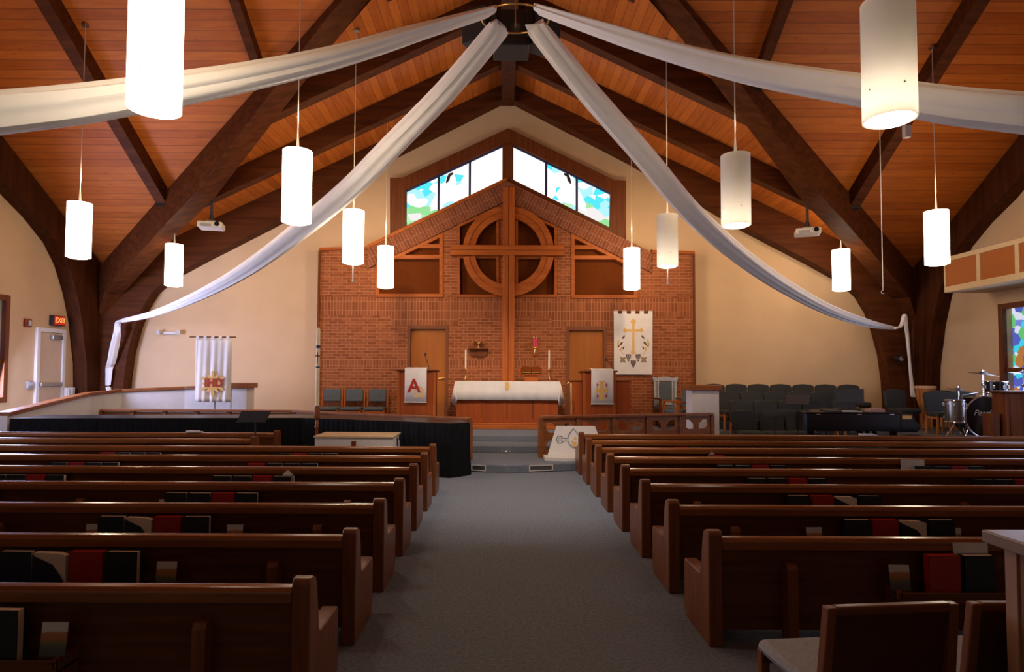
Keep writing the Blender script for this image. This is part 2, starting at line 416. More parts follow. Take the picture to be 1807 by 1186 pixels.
# back wall with its gable
struct(MB().ypl([(XL, 0), (XR, 0), (XR, EAVE), (X0, ZR), (XL, EAVE)], YB, YB + .25).build('wall_back', WALL), 'cream plaster gable wall behind the brick feature wall', 'wall')
# side walls with window openings
def side_wall(name, x, s, wins, label):
    out = [(YF, 0), (YB, 0), (YB, EAVE), (YC, ZR), (YC - HY, EAVE), (YF, EAVE)]
    holes = [[(a, z0), (b, z0), (b, z1), (a, z1)] for a, b, z0, z1 in wins]
    struct(MB().xpl(out, x, x + s * .3, holes).build(name, WALL), label, 'wall')
LWINS = [(11.75, 13.42, 1.15, 3.29), (6.4, 8.7, 1.15, 3.29)]
RWINS = [(11.95, 13.62, 1.05, 3.22), (6.4, 8.7, 1.05, 3.22)]
side_wall('wall_left', XL, -1, LWINS, 'cream plaster wall on the left with the exit door')
side_wall('wall_right', XR, 1, RWINS, 'cream plaster wall on the right behind the drums')
def side_window(n, x, s, w, label):
    a, b, z0, z1 = w
    root = thing('window_%d' % n, label, 'window', (x, (a + b) / 2, z0)); root['kind'] = 'structure'
    f = MB()
    f.xpl([(a - .09, z0 - .09), (b + .09, z0 - .09), (b + .09, z1 + .09), (a - .09, z1 + .09)], x - s * .04, x + s * .06,
          [[(a + .03, z0 + .03), (b - .03, z0 + .03), (b - .03, z1 - .03), (a + .03, z1 - .03)]])
    f.build('window_frame', TRIMW, root, .008)
    zb = z0 + .37 * (z1 - z0); ym = (a + b) / 2
    MB().box(x + s * .02, x + s * .2, a + .03, b - .03, zb - .05, zb + .05).build('transom', TRIMW, root)
    MB().box(x + s * .02, x + s * .2, ym - .03, ym + .03, z0 + .03, z1 - .03).build('mullion', TRIMW, root)
    MB().box(min(x + s * .2, x + s * .23), max(x + s * .2, x + s * .23), a, b, z0, z1).build('stained_glass', SIDEG, root)
for i, w in enumerate(LWINS): side_window(3 + i, XL, -1, w, ['blue stained glass window at the left edge beside the exit door', 'unseen blue stained glass window further back on the left wall'][i])
for i, w in enumerate(RWINS): side_window(5 + i, XR, 1, w, ['blue stained glass window at the right edge behind the drums', 'unseen blue stained glass window further back on the right wall'][i])

# ---- chancel floor: steps, landing, ramp, risers
H1, H2, H3 = .14, .27, .40
struct(MB().zpl([(.05, 10.94), (1.25, 11.25), (1.7, 11.45), (4.75, 12.5), (4.93, 14.3), (4.93, YB), (XL, YB), (XL, 13.78), (-9.0, 13.75), (-9.0, 13.55), (-4.6, 13.4), (-.85, 11.4), (-.6, 11.15)], -.01, H1)
       .build('trim_1', CARPET, None, .02), 'angled grey carpeted lowest chancel step with vents in its riser', 'step')
struct(MB().zpl([(1.6, 12.65), (4.1, 13.4), (4.1, 14.35), (4.93, 14.35), (4.93, YB), (-9.0, YB), (-9.0, 14.05), (-4.4, 13.85), (-2.3, 12.65)], H1, H2).build('trim_2', CARPET, None, .02), 'middle grey carpeted chancel step', 'step')
struct(MB().zpl([(2.0, 13.5), (4.1, 14.2), (4.1, 14.35), (4.93, 14.35), (4.93, YB), (-9.0, YB), (-9.0, 14.2), (-4.3, 14.15), (-3.0, 13.5)], H2, H3).build('trim_3', CARPET, None, .02), 'top grey carpeted chancel platform carrying the altar', 'step')
struct(MB().add([(XL, 11.2, 0), (-9.15, 11.2, 0), (-9.15, 13.75, 0), (XL, 13.75, 0), (XL, 13.75, H3), (-9.15, 13.75, H3)],
                [(0, 1, 5, 4), (0, 4, 3), (1, 2, 5), (3, 4, 5, 2), (0, 3, 2, 1)]).build('trim_4', CARPET), 'carpeted ramp along the left wall behind the low white wall', 'ramp')
struct(MB().box(XL, -9.0, 13.78, YB, H1, H3).build('trim_5', CARPET), 'carpeted landing by the exit door', 'landing')
struct(MB().box(4.95, 9.1, 14.05, YB, 0, .2).build('trim_6', CARPET), 'lowest carpeted choir riser under the dark chairs', 'riser')
struct(MB().box(4.95, 9.1, 14.85, YB, .2, .38).build('trim_7', CARPET), 'middle carpeted choir riser under the dark chairs', 'riser')
struct(MB().box(4.95, 9.1, 15.55, YB, .38, .55).build('trim_8', CARPET), 'top carpeted choir riser against the back wall', 'riser')
struct(MB().box(9.12, XR, 12.35, YB, 0, .45).build('trim_9', CARPET), 'carpeted drum riser in the right corner', 'riser')

# ---- arches and beams
def mirror_pts(pts): return [(2 * X0 - x, z) for x, z in reversed(pts)]
DA = 16.12
inner = xz([(684, 288), (560, 358), (489, 401), (371, 461), (310, 494), (282, 519), (264, 548), (252, 580), (241, 620), (234, 668), (229, 730)], YB)
inner = [(X0, W(894, 181, YB).z)] + inner
inner[-1] = (inner[-1][0], H3)
left = inner
poly_l = left + [(XL, H3), (XL, EAVE - .06), (X0, ZR - .06)]
def beam(name, label, o): return tag(o, label, 'beam', 'dark laminated roof beams')
def arch_thing(poly, nm, label, build):
    return tag(build, label, 'arch beam')
for s, nm in ((1, 'left'), (-1, 'right')):
    pl = poly_l if s == 1 else [(2 * X0 - x, z) for x, z in poly_l]
    if s == -1: pl = [(x, .45 if z == H3 else z) for x, z in pl]
    tag(MB().ypl(pl, DA, YB - .005).build('gable_arch_beam', GLU, None, .01), 'dark curved beam framing the back wall gable on the %s half' % nm, 'beam', 'gable arch beams')
# side wall arches
XA = XL + .35
pts = [(0, 343), (40, 384), (75, 428), (95, 468), (110, 517), (120, 568), (128, 640), (131, 690)]
ip = []
for x, y in pts:
    w = WX(x, y, XL); ip.append((w.y, w.z))
ip[-1] = (ip[-1][0], H3)
y0, z0 = ip[0]; y1, z1 = ip[1]
sl = (z1 - z0) / (y1 - y0)
ip = [(YC, max(z0 + (YC - y0) * -.72, z0)), (y0 - 1.6, z0 + 1.6 * .68)] + ip
ip[0] = (YC, ip[1][1] + (ip[1][0] - YC) * .62)
prof = ip + [(YB - .42, H3), (YB - .42, EAVE + SY * .42 - .06), (YC, ZR - .06)]
for s, nm in ((1, 'left'), (-1, 'right')):
    xa, xb = (XL + .005, XA) if s == 1 else (XR - .005, 2 * X0 - XA)
    pr = prof if s == 1 else [(y, .45 if z == H3 else z) for y, z in prof]
    tag(MB().xpl(pr, xa, xb).build('side_arch_beam', GLUZ, None, .01), 'dark curved beam against the %s side wall' % nm, 'beam', 'side wall arch beams')
# diagonal valley arches
LD = math.hypot(HW, HY)
def diag(sx, sy):
    d = Vector((sx * HW, sy * HY, 0)) / LD; n = Vector((-d.y, d.x, 0)); return d, n
d, n = diag(-1, 1)
if n.y < 0: n = -n
VW = .21
vp = []
for x, y in [(600, 64), (500, 193), (381, 347), (327, 400), (280, 450), (243, 490), (216, 521), (203, 560), (196, 610), (190, 690)]:
    w = WP(x, y, Vector((X0, YC, 0)) + n * VW, n); vp.append(((w - Vector((X0, YC, 0))).dot(d), w.z))
slope = (vp[2][1] - vp[0][1]) / (vp[2][0] - vp[0][0])
vp = [(.6, vp[0][1] - slope * (vp[0][0] - .6))] + vp
vz0 = vp[-1][0]
vp[-1] = (vz0, H3)
RZ = lambda r: ZR - (ZR - EAVE) * r / LD - .03
vprof = vp + [(LD - .5, H3), (LD - .5, RZ(LD - .5)), (.6, RZ(.6))]
for sx, sy, nm in ((-1, 1, 'left of the brick wall'), (1, 1, 'right of the brick wall')):
    dd, nn = diag(sx, sy)
    pr = vprof if sx < 0 else [(r, .45 if z == H3 else z) for r, z in vprof]
    f = lambda u, v, w, dd=dd, nn=nn: tuple(Vector((X0, YC, v)) + dd * u + nn * w)
    tag(MB().plate(pr, -VW, VW, f).build('diagonal_arch_beam', GLU, None, .015), 'huge dark laminated arch beam springing from the corner %s' % nm, 'beam', 'diagonal arch beams')
    # black hanger brackets where the jack rafters land
# ridge beam of the chancel
zb = W(898, 187, 16.1).z
tag(MB().box(X0 - .16, X0 + .16, YC + .5, YB - .4, zb, ZR - .08).build('ridge_beam', GLUZ), 'dark ridge beam running from the loudspeakers to the gable peak', 'beam')
# jack rafters
def rafter(pts_top, axis, label, JD=.5, h=.13):
    (xa, ya), (xb, yb) = pts_top
    za, zb_ = roof(xa, ya) - .03, roof(xb, yb) - .03
    m = MB()
    if axis == 'X': m.ypl([(xa, za), (xb, zb_), (xb, zb_ - JD), (xa, za - JD)], ya - h, ya + h)
    else: m.xpl([(ya, za), (yb, zb_), (yb, zb_ - JD), (ya, za - JD)], xa - h, xa + h)
    tag(m.build('jack_rafter', GLU, None, .008), label, 'beam', 'dark jack rafters')
for yy, nm in ((14.25, 'nearest the gable wall'), (12.1, 'second from the gable wall'), (10.1, 'third from the gable wall')):
    for s, sd in ((-1, 'left'), (1, 'right')):
        xv = (yy - YC) / HY * HW - .25
        rafter([(X0 + s * .17, yy), (X0 + s * xv, yy)], 'X', 'dark rafter on the %s chancel slope, %s' % (sd, nm))
for xo, nm, jd, jh in ((7.82, 'lower rafter, nearer the side wall', .42, .12), (4.66, 'upper rafter, nearer the crossing', .28, .085)):
    for s, sd in ((-1, 'left'), (1, 'right')):
        yv = YC + xo / HW * HY - .3
        rafter([(X0 + s * xo, YC + .05), (X0 + s * xo, yv)], 'Y', 'dark rafter under the %s side ceiling, %s' % (sd, nm), jd, jh)
        # black steel hanger at the landing
        zz = roof(X0 + s * xo, yv) - .05
        tag(MB().box(X0 + s * xo - jh - .015, X0 + s * xo + jh + .015, yv - .02, yv + .05, zz - jd - .02, zz - .05).build('beam_hanger', BLACKM), 'black steel hanger under the %s ceiling %s' % (sd, nm.split(',')[0]), 'bracket', 'beam hangers')

# ---- brick feature wall
DB = 16.2
def zpx(y, D=DB, x=893): return W(x, y, D).z
bw_out = xz([(566, 442), (643, 440), (894, 319), (1154, 447), (1222, 448)], DB)
bl, br = bw_out[0][0], bw_out[-1][0]
doorL = xz([(720, 574), (791, 574)], DB); doorR = xz([(999, 576), (1070, 576)], DB)
zt = doorL[0][1]
tri_l = xz([(663, 525), (782, 525), (782, 410), (663, 467)], DB)
tri_r = xz([(1007.6, 527), (1124.8, 527), (1124.8, 471), (1007.6, 411)], DB)
sq_l = xz([(806.6, 525), (881, 525), (881, 364), (806.6, 397)], DB)
sq_r = xz([(909, 525), (983, 525), (983, 399), (909, 366)], DB)
outer = [(bl, H3), (doorL[0][0], H3), (doorL[0][0], zt), (doorL[1][0], zt), (doorL[1][0], H3), (doorR[0][0], H3), (doorR[0][0], doorR[0][1]),
         (doorR[1][0], doorR[1][1]), (doorR[1][0], H3), (br, H3)] + list(reversed(bw_out))
BR = brick_mat([(zpx(558), zpx(525)), (zpx(650), zpx(636))],
               [(W(690, 560, DB).x, W(808, 560, DB).x, zpx(576), zpx(525)), (W(975, 560, DB).x, W(1090, 560, DB).x, zpx(577), zpx(525))])
bwall = MB().ypl(outer, DB, YB - .01, [tri_l, tri_r, sq_l, sq_r]).build('brick_wall', BR)
struct(bwall, 'red brown brick feature wall behind the altar with stepped gabled top', 'wall')
# raked soldier course
def rake_mat():
    m, nt, b = newmat('brick_rake'); setp(b, .9, 0, 0, .1)
    tc = N(nt, 'ShaderNodeTexCoord'); sp = N(nt, 'ShaderNodeSeparateXYZ'); nt.links.new(tc.outputs['Object'], sp.inputs[0])
    cb = N(nt, 'ShaderNodeCombineXYZ')
    ax = math_n(nt, 'ABSOLUTE', sp.outputs['X'])
    u = math_n(nt, 'ADD', math_n(nt, 'MULTIPLY', ax, .895), math_n(nt, 'MULTIPLY', sp.outputs['Z'], -.446))
    v = math_n(nt, 'ADD', math_n(nt, 'MULTIPLY', ax, .446), math_n(nt, 'MULTIPLY', sp.outputs['Z'], .895))
    nt.links.new(v, cb.inputs[0]); nt.links.new(u, cb.inputs[1])
    t = N(nt, 'ShaderNodeTexBrick'); t.offset = 0
    t.inputs['Color1'].default_value = (.27, .09, .043, 1); t.inputs['Color2'].default_value = (.19, .062, .03, 1)
    t.inputs['Mortar'].default_value = (.4, .18, .1, 1); t.inputs['Scale'].default_value = 1; t.inputs['Mortar Size'].default_value = .006
    t.inputs['Brick Width'].default_value = .235; t.inputs['Row Height'].default_value = .085
    nt.links.new(cb.outputs[0], t.inputs['Vector']); nt.links.new(t.outputs['Color'], b.inputs['Base Color']); return m
RAKE = rake_mat()
for s, a, bb, cc, dd in (('left', (648, 439), (894, 320), (894, 354), (648, 474)), ('right', (894, 320), (1150, 446), (1150, 481), (894, 354))):
    pp = xz([a, bb, cc, dd], DB - .06); org = W(894, 320, DB - .06)
    rt = thing('brick_course', 'sloping course of upright bricks on the %s side of the brick gable' % s, 'brickwork', (org.x, DB, org.z), 'raked brick courses')
    MB().ypl(pp, DB - .07, DB - .002).build('brick_face', RAKE, rt, .005)
    e0, e1 = (a, bb) if s == 'left' else (bb, cc and (1150, 446))
    q = xz([(e0[0], e0[1]), (e1[0], e1[1]), (e1[0], e1[1] - 6), (e0[0], e0[1] - 6)], DB - .08)
    MB().ypl(q, DB - .12, YB - .02).build('wood_coping', OAK, rt)
# wood trim on the shoulders and sides of the brick wall
for nm, p in (('left', [(563, 442), (563, 437), (646, 435), (646, 440)]), ('right', [(1150, 447), (1150, 441), (1226, 443), (1226, 448)])):
    rt = thing('wall_edge_trim', 'brown wood edging on the %s shoulder of the brick wall' % nm, 'trim', (W(p[0][0], 440, DB).x, DB, zpx(440)), 'brick wall edging')
    MB().ypl(xz(p, DB - .06), DB - .06, YB - .02).build('shoulder_trim', OAK, rt)
    xx = (bl - .05, bl) if nm == 'left' else (br, br + .05)
    MB().box(xx[0], xx[1], DB - .05, YB - .02, H3, zpx(444)).build('edge_trim', TRIMW, rt)
# screens with timber frames in the four openings
def inset(poly, k):
    n_ = len(poly); out = []
    A = sum(poly[i][0] * poly[(i + 1) % n_][1] - poly[(i + 1) % n_][0] * poly[i][1] for i in range(n_))
    sg = 1 if A > 0 else -1
    for i in range(n_):
        p0, p1, p2 = Vector(poly[i - 1]), Vector(poly[i]), Vector(poly[(i + 1) % n_])
        d1, d2 = (p1 - p0).normalized(), (p2 - p1).normalized()
        n1, n2 = Vector((-d1.y, d1.x)) * sg, Vector((-d2.y, d2.x)) * sg
        bis = (n1 + n2); bis = bis / (1 + n1.dot(n2))
        q = p1 + bis * k; out.append((q.x, q.y))
    return out
def screen(poly, label, bars=(), k=.095):
    cx = sum(p[0] for p in poly) / 4; zz = min(p[1] for p in poly)
    rt = thing('screen_panel', label, 'screen', (cx, DB, zz), 'timber framed screens in the brick wall')
    pi_ = inset(poly, .004); ii = inset(poly, k)
    MB().ypl(pi_, DB + .16, DB + .2).build('screen_cloth', NICHE, rt)
    MB().ypl(pi_, DB - .03, DB + .15, [ii]).build('timber_frame', OAK, rt, .006)
    for b in bars: MB().ypl(b, DB - .02, DB + .12).build('cross_bar', OAK, rt, .004)
screen(tri_l, 'brown timber framed screen left of the ring cross, with sloping top', [xz([(689, 457), (778, 457), (778, 450), (701, 450)], DB), xz([(728, 438), (778, 438), (778, 431), (741, 431)], DB)])
screen(tri_r, 'brown timber framed screen right of the ring cross, with sloping top', [xz([(1012, 458), (1093, 458), (1080, 451), (1012, 451)], DB), xz([(1012, 440), (1054, 440), (1041, 433), (1012, 433)], DB)])
screen(sq_l, 'brown timber framed screen behind the left half of the ring', [xz([(810, 456), (878, 456), (878, 450), (810, 450)], DB)], .075)
screen(sq_r, 'brown timber framed screen behind the right half of the ring', [xz([(912, 457), (980, 457), (980, 450), (912, 450)], DB)], .075)
# ring cross
cx, cz = W(897, 443, DB - .15).x, W(897, 443, DB - .15).z
rt = thing('wall_cross', 'tall orange oak cross with a ring on the brick wall', 'cross', (cx, DB - .1, H3))
Ro = 80.5 * .0147; Ri = 59 * .0147; Rm = 70 * .0147
def arc(r, a0, a1, n=28): return [(cx + r * math.cos(a0 + (a1 - a0) * i / n), cz + r * math.sin(a0 + (a1 - a0) * i / n)) for i in range(n + 1)]
for a0 in (0, 1, 2, 3):
    g = .17 / Ro
    A0, A1 = a0 * PI / 2 + g * .9, (a0 + 1) * PI / 2 - g * .9
    MB().ypl(arc(Ro, A0, A1) + arc(Rm, A1, A0), DB - .14, DB - .035).ypl(arc(Rm, A0, A1) + arc(Ri, A1, A0), DB - .11, DB - .035).build('ring_quarter', OAK, rt, .006)
xa, xb = W(887, 500, DB - .2).x, W(908, 500, DB - .2).x; xm = (xa + xb) / 2
MB().box(xa, xm - .012, DB - .2, DB - .005, H3, zpx(330, DB - .2)).box(xm + .012, xb, DB - .2, DB - .005, H3, zpx(330, DB - .2)).box(xm - .013, xm + .013, DB - .17, DB - .005, H3, zpx(331, DB - .2)).build('upright', OAKZ, rt, .006)
za, zb2 = zpx(450.5, DB - .2), zpx(433, DB - .2); xa2, xb2 = W(795, 440, DB - .2).x, W(996, 440, DB - .2).x; zm = (za + zb2) / 2
MB().box(xa2, xb2, DB - .24, DB - .015, zm + .012, zb2).box(xa2, xb2, DB - .24, DB - .015, za, zm - .012).box(xa2 + .01, xb2 - .01, DB - .21, DB - .015, zm - .013, zm + .013).build('cross_arm', OAK, rt, .006)
# gable stained glass: timber frame, two lights of three panes
DG = 16.3
wf = xz([(688, 314), (708.6, 314), (897, 226), (1085, 318), (1105, 319), (1105, 425), (895, 321), (688, 422)], DG)
gl = xz([(716.7, 398), (716.7, 334), (886.5, 255), (886.5, 318)], DG); gr = xz([(906, 317), (906, 255), (1077, 338.6), (1076, 401)], DG)
fr = thing('window_frame', 'brown gabled timber frame of the stained glass window above the brick wall', 'window', (X0, DG, zpx(322, DG))); fr['kind'] = 'structure'
MB().ypl(wf, DG, YB - .005, [gl, gr]).build('outer_frame', TRIMW, fr, .012)
MB().ypl(xz([(888, 258), (897, 254), (904, 258), (904, 318), (888, 318)], DG), DG - .05, DG + .01).build('centre_post', TRIMW, fr, .008)
SGL = stained('stained_glass_field', W(897, 320, DG).x, zpx(402, DG))
GW = emis('white_figure_glass', (1.0, .98, .95), 1.1); GDK = simple('dark_hair_glass', (.05, .04, .05), .4); LEAD = simple('blue_lead', (.03, .035, .12), .5)
for n_, nm, g, ms, hair in ((1, 'left', gl, (773.7, 828.8), 793), (2, 'right', gr, (964, 1018.4), 1002)):
    rt = thing('window_%d' % n_, 'stained glass %s half of the gable window with sky and meadow' % nm, 'window', (sum(p[0] for p in g) / 4, DG, g[0][1])); rt['kind'] = 'structure'
    (x0_, zb0), (_, zt0), (x1_, zt1), (_, zb1) = g
    xs = [x0_] + [W(p, 330, DG).x for p in ms] + [x1_]
    ib = lambda x: zb0 + (zb1 - zb0) * (x - x0_) / (x1_ - x0_); it = lambda x: zt0 + (zt1 - zt0) * (x - x0_) / (x1_ - x0_)
    for a, b in zip(xs[:-1], xs[1:]):
        MB().ypl([(a, ib(a)), (b, ib(b)), (b, it(b)), (a, it(a))], DG + .1, DG + .12).build('pane', SGL, rt)
    for x in xs[1:-1]: MB().box(x - .03, x + .03, DG + .06, DG + .1, ib(x), it(x)).build('lead_bar', LEAD, rt)
    MB().ypl([(x0_, zt0 - .05), (x1_, zt1 - .05), (x1_, zt1), (x0_, zt0)], DG + .05, DG + .1).build('lead_edge', LEAD, rt)
    s = 1 if nm == 'left' else -1
    hx, hz = W(hair, 313, DG).x, zpx(313, DG)
    fig = MB().ypl([(hx + s * q[0], hz + q[1]) for q in [(-.06, .12), (.1, .16), (.16, 0), (.2, -.25), (.32, -.42), (.2, -.62), (-.02, -.62), (-.28, -.78), (-.5, -.9), (-.5, -.7), (-.38, -.45), (-.25, -.2), (-.12, -.08)]], DG + .08, DG + .1).build('figure_glass', GW, rt)
    MB().ypl([(hx + s * q[0], hz + q[1]) for q in [(-.02, .12), (.09, .15), (.1, .1), (.02, .05), (0, -.05), (-.07, -.14), (-.1, -.13), (-.07, .02)]], DG + .065, DG + .08).build('hair_glass', GDK, fig)

# doors in the brick wall
for n_, d2, sx0, hx, nm in ((1, doorL, (723.5, 789), 781, 'left'), (2, doorR, (1003.5, 1067), None, 'right')):
    (xa, zt_), (xb, _) = d2
    rt = thing('door_%d' % n_, 'plain orange veneer door in the brick wall %s of the altar' % nm, 'door', ((xa + xb) / 2, DB + .1, H3)); rt['kind'] = 'structure'
    MB().ypl([(xa, H3), (xa, zt_), (xb, zt_), (xb, H3), (xb - .07, H3), (xb - .07, zt_ - .1), (xa + .07, zt_ - .1), (xa + .07, H3)], DB - .015, DB + .2).build('door_frame', MAUVE, rt, .006)
    MB().box(xa + .07, xb - .07, DB + .08, DB + .13, H3 + .01, zt_ - .1).build('door_leaf', DOORW, rt)
    if hx:
        h = W(hx, 667, DB + .05)
        MB().cyl((h.x + .06, DB + .08, h.z), (h.x + .06, DB + .02, h.z), .03).tube([(h.x + .06, DB + .02, h.z), (h.x + .02, DB + .015, h.z), (h.x - .1, DB + .015, h.z - .02)], .014).build('door_handle', BRASS, rt, smooth=True)
# exit door on the left wall
dy0, dy1 = WX(67, 600, XL).y, WX(107, 600, XL).y; dz = WX(88, 587, XL).z
rt = thing('door_3', 'cream exit door with push bar on the left wall', 'door', (XL, (dy0 + dy1) / 2, H3)); rt['kind'] = 'structure'
MB().xpl([(dy0 - .1, H3), (dy0 - .1, dz + .1), (dy1 + .1, dz + .1), (dy1 + .1, H3), (dy1, H3), (dy1, dz), (dy0, dz), (dy0, H3)], XL + .001, XL + .07).build('door_frame', WHITE, rt, .006)
MB().box(XL + .003, XL + .035, dy0 + .01, dy1 - .01, H3 + .01, dz - .01).build('door_leaf', simple('cream_door', (.6, .44, .3), .5, var=.03), rt)
pz = WX(88, 678, XL).z
MB().box(XL + .035, XL + .1, dy0 + .02, dy1 - .02, pz - .05, pz + .04).build('push_bar', STEEL, rt, .01)
MB().box(XL + .035, XL + .12, (dy0 + dy1) / 2 - .05, dy1 - .08, dz - .16, dz - .06).build('door_closer', STEEL, rt, .01)
# ------------------------------------------------------------------ ring, drapes, loudspeakers
rc = W(909.5, 34, YC)
ring = thing('drape_ring', 'pale metal hoop hung from the ridge holding the four white drapes', 'ring', (rc.x, YC, rc.z))
RR = .46
hp = MB().torus((0, 0, 0), RR, .014); hp.v = [tuple(Vector((rc.x, YC, rc.z)) + Matrix.Rotation(.127, 3, 'X') @ Vector(v)) for v in hp.v]
hp.build('hoop', BRASS, ring, smooth=True)
MB().cyl((rc.x, YC, ZR - .1), (rc.x, YC, rc.z - .1), .008, n=8).build('hanging_rod', BRASS, ring)
sp = thing('speaker_cluster', 'black loudspeaker cluster hanging behind the hoop under the ridge', 'loudspeaker', (X0 + .02, 9.6, W(908, 104, 9.35).z))
zt1, zb1 = W(908, 27, 9.35).z + .1, W(908, 104, 9.8).z
MB().box(X0 - .28, X0 + .28, 9.35, 9.85, zb1 - .01, zt1).build('cabinet', SPKR, sp, .015)
MB().box(X0 - .25, X0 + .25, 9.335, 9.35, zb1 + .03, zt1 - .04).build('grille', BLACKM, sp, .004)
for s in (-1, 1):
    cb = MB().obox((X0 + s * .47, 9.52, (zb1 + zt1) / 2 + .02), .42, .45, zt1 - zb1 - .02, s * .5).build('cabinet', SPKR, sp, .015)
    MB().obox((X0 + s * .38, 9.32, (zb1 + zt1) / 2 + .02), .34, .015, zt1 - zb1 - .1, s * .5).build('grille', BLACKM, cb)
MB().box(X0 - .45, X0 + .45, 9.5, 9.6, zt1, zt1 + .05).cyl((X0 - .3, 9.55, zt1), (X0 - .3, 9.55, ZR - .15), .015).cyl((X0 + .3, 9.55, zt1), (X0 + .3, 9.55, ZR - .15), .015).build('hanging_bracket', BLACKM, sp)

def catmull(P, k=8):
    out = []
    for i in range(len(P) - 1):
        p0, p1, p2, p3 = P[max(i - 1, 0)], P[i], P[i + 1], P[min(i + 2, len(P) - 1)]
        for j in range(k):
            t = j / k
            out.append(.5 * ((2 * p1) + (p2 - p0) * t + (2 * p0 - 5 * p1 + 4 * p2 - p3) * t * t + (3 * p1 - p0 - 3 * p2 + p3) * t ** 3))
    out.append(P[-1]); return out
def ribbon(path, hs, ws, seed=0):
    """pleated fabric swag: closed flattened section with lengthwise folds"""
    m = MB(); n = 36; rings = []
    for i, p in enumerate(path):
        d = (path[min(i + 1, len(path) - 1)] - path[max(i - 1, 0)]).normalized()
        side = d.cross(Vector((0, 0, 1)))
        if side.length < .2: side = d.cross(Vector((0, 1, 0)))
        side.normalize(); up = side.cross(d).normalized()
        f = i / (len(path) - 1); k = f * (len(hs) - 1); a = int(min(k, len(hs) - 2)); fr = k - a
        h = hs[a] + (hs[a + 1] - hs[a]) * fr; w = ws[a] + (ws[a + 1] - ws[a]) * fr
        r = []
        for j in range(n):
            t = 2 * PI * j / n
            q = 1 + .085 * math.sin(5 * t + seed + f * 1.5) + .05 * math.sin(9 * t + seed * 2 - f * 2) + .02 * math.sin(13 * t + f * 9)
            r.append(p + up * (h / 2 * math.sin(t) * q) + side * (w / 2 * math.cos(t) * q))
        rings.append(r)
    fs = []
    for i in range(len(rings) - 1):
        for j in range(n): fs.append((i * n + j, i * n + (j + 1) % n, (i + 1) * n + (j + 1) % n, (i + 1) * n + j))
    fs += [tuple(range(n))[::-1], tuple(range((len(rings) - 1) * n, len(rings) * n))]
    return m.add([v for r in rings for v in r], fs)
def dplane(pts, sx, sy):
    d, n = diag(sx, sy); return [WP(x, y, (X0, YC, 0), n) for x, y in pts]
def on_diag(sx, sy, t, z): return Vector((X0 + sx * HW * t, YC + sy * HY * t, z))
DR = {}
dl = dplane([(880, 48), (871, 62), (790, 158), (700, 250), (610, 340), (500, 430), (420, 485), (340, 527), (270, 554), (216, 566)], -1, 1)
dr = dplane([(947, 48), (957, 62), (1040, 165), (1130, 268), (1220, 375), (1300, 447), (1380, 503), (1460, 546), (1530, 570), (1580, 579)], 1, 1)
fl = dplane([(866, 20), (740, 57), (600, 99), (450, 133), (316, 157), (150, 183), (0, 199)], -1, -1) + [on_diag(-1, -1, .44, 3.68), on_diag(-1, -1, .49, 3.47), on_diag(-1, -1, .56, 3.28), on_diag(-1, -1, .8, 3.05)]
frr = dplane([(952, 18), (1060, 52), (1200, 95), (1335, 128), (1527, 160), (1665, 184), (1803, 199)], 1, -1) + [on_diag(1, -1, .46, 3.6), on_diag(1, -1, .51, 3.42), on_diag(1, -1, .58, 3.26), on_diag(1, -1, .8, 3.05)]
for nm, pts, hs, ws, lab in (('bl', dl, (.1, .24, .3, .34, .34, .3, .22, .14, .09), (.34, .32, .34, .36, .36, .32, .26, .18, .1), 'white fabric swag from the hoop to the left back column'),
                             ('br', dr, (.1, .24, .3, .34, .34, .3, .24, .2, .06), (.34, .32, .34, .36, .36, .32, .28, .2, .08), 'white fabric swag from the hoop to the right back column'),
                             ('fl', fl, (.1, .2, .24, .28, .32, .34, .34, .3, .12), (.3, .26, .26, .26, .28, .3, .3, .26, .12), 'white fabric swag sweeping to the left front, behind the biggest left lamp'),
                             ('fr', frr, (.1, .2, .24, .28, .31, .32, .34, .3, .12), (.3, .26, .26, .26, .28, .3, .3, .26, .12), 'white fabric swag sweeping to the right front, behind the biggest right lamp')):
    root = thing('drape', lab, 'drape', tuple(pts[-1]), 'white ceiling drapes')
    ribbon(catmull(pts), hs, ws, len(nm) + ord(nm[0]) * .7 + ord(nm[1])).build('swag', DRAPE, root, smooth=True)
    DR[nm] = root
# tails tied down the back columns
off = diag(-1, 1)[0] * -.12
tl = [WP(x, y, Vector((X0, YC, 0)) + off, diag(-1, 1)[1]) for x, y in [(216, 566), (208, 570), (206, 590), (200, 620), (196, 640), (193, 648), (192, 662), (191, 680), (193, 692)]]
ribbon(catmull(tl, 5), (.05, .05, .05, .05), (.1, .2, .17, .1, .06, .13, .16, .12), 2).build('tail', DRAPE, DR['bl'], smooth=True)
tr = [WP(x, y, Vector((X0, YC, 0)) - diag(1, 1)[1] * .25, diag(1, 1)[1]) for x, y in [(1580, 579), (1590, 575), (1596, 556), (1599, 575), (1603, 615), (1606, 650), (1610, 690), (1612, 700)]]
ribbon(catmull(tr, 5), (.05, .05, .05, .05), (.08, .1, .06, .12, .14, .14, .16, .15), 3).build('tail', DRAPE, DR['br'], smooth=True)

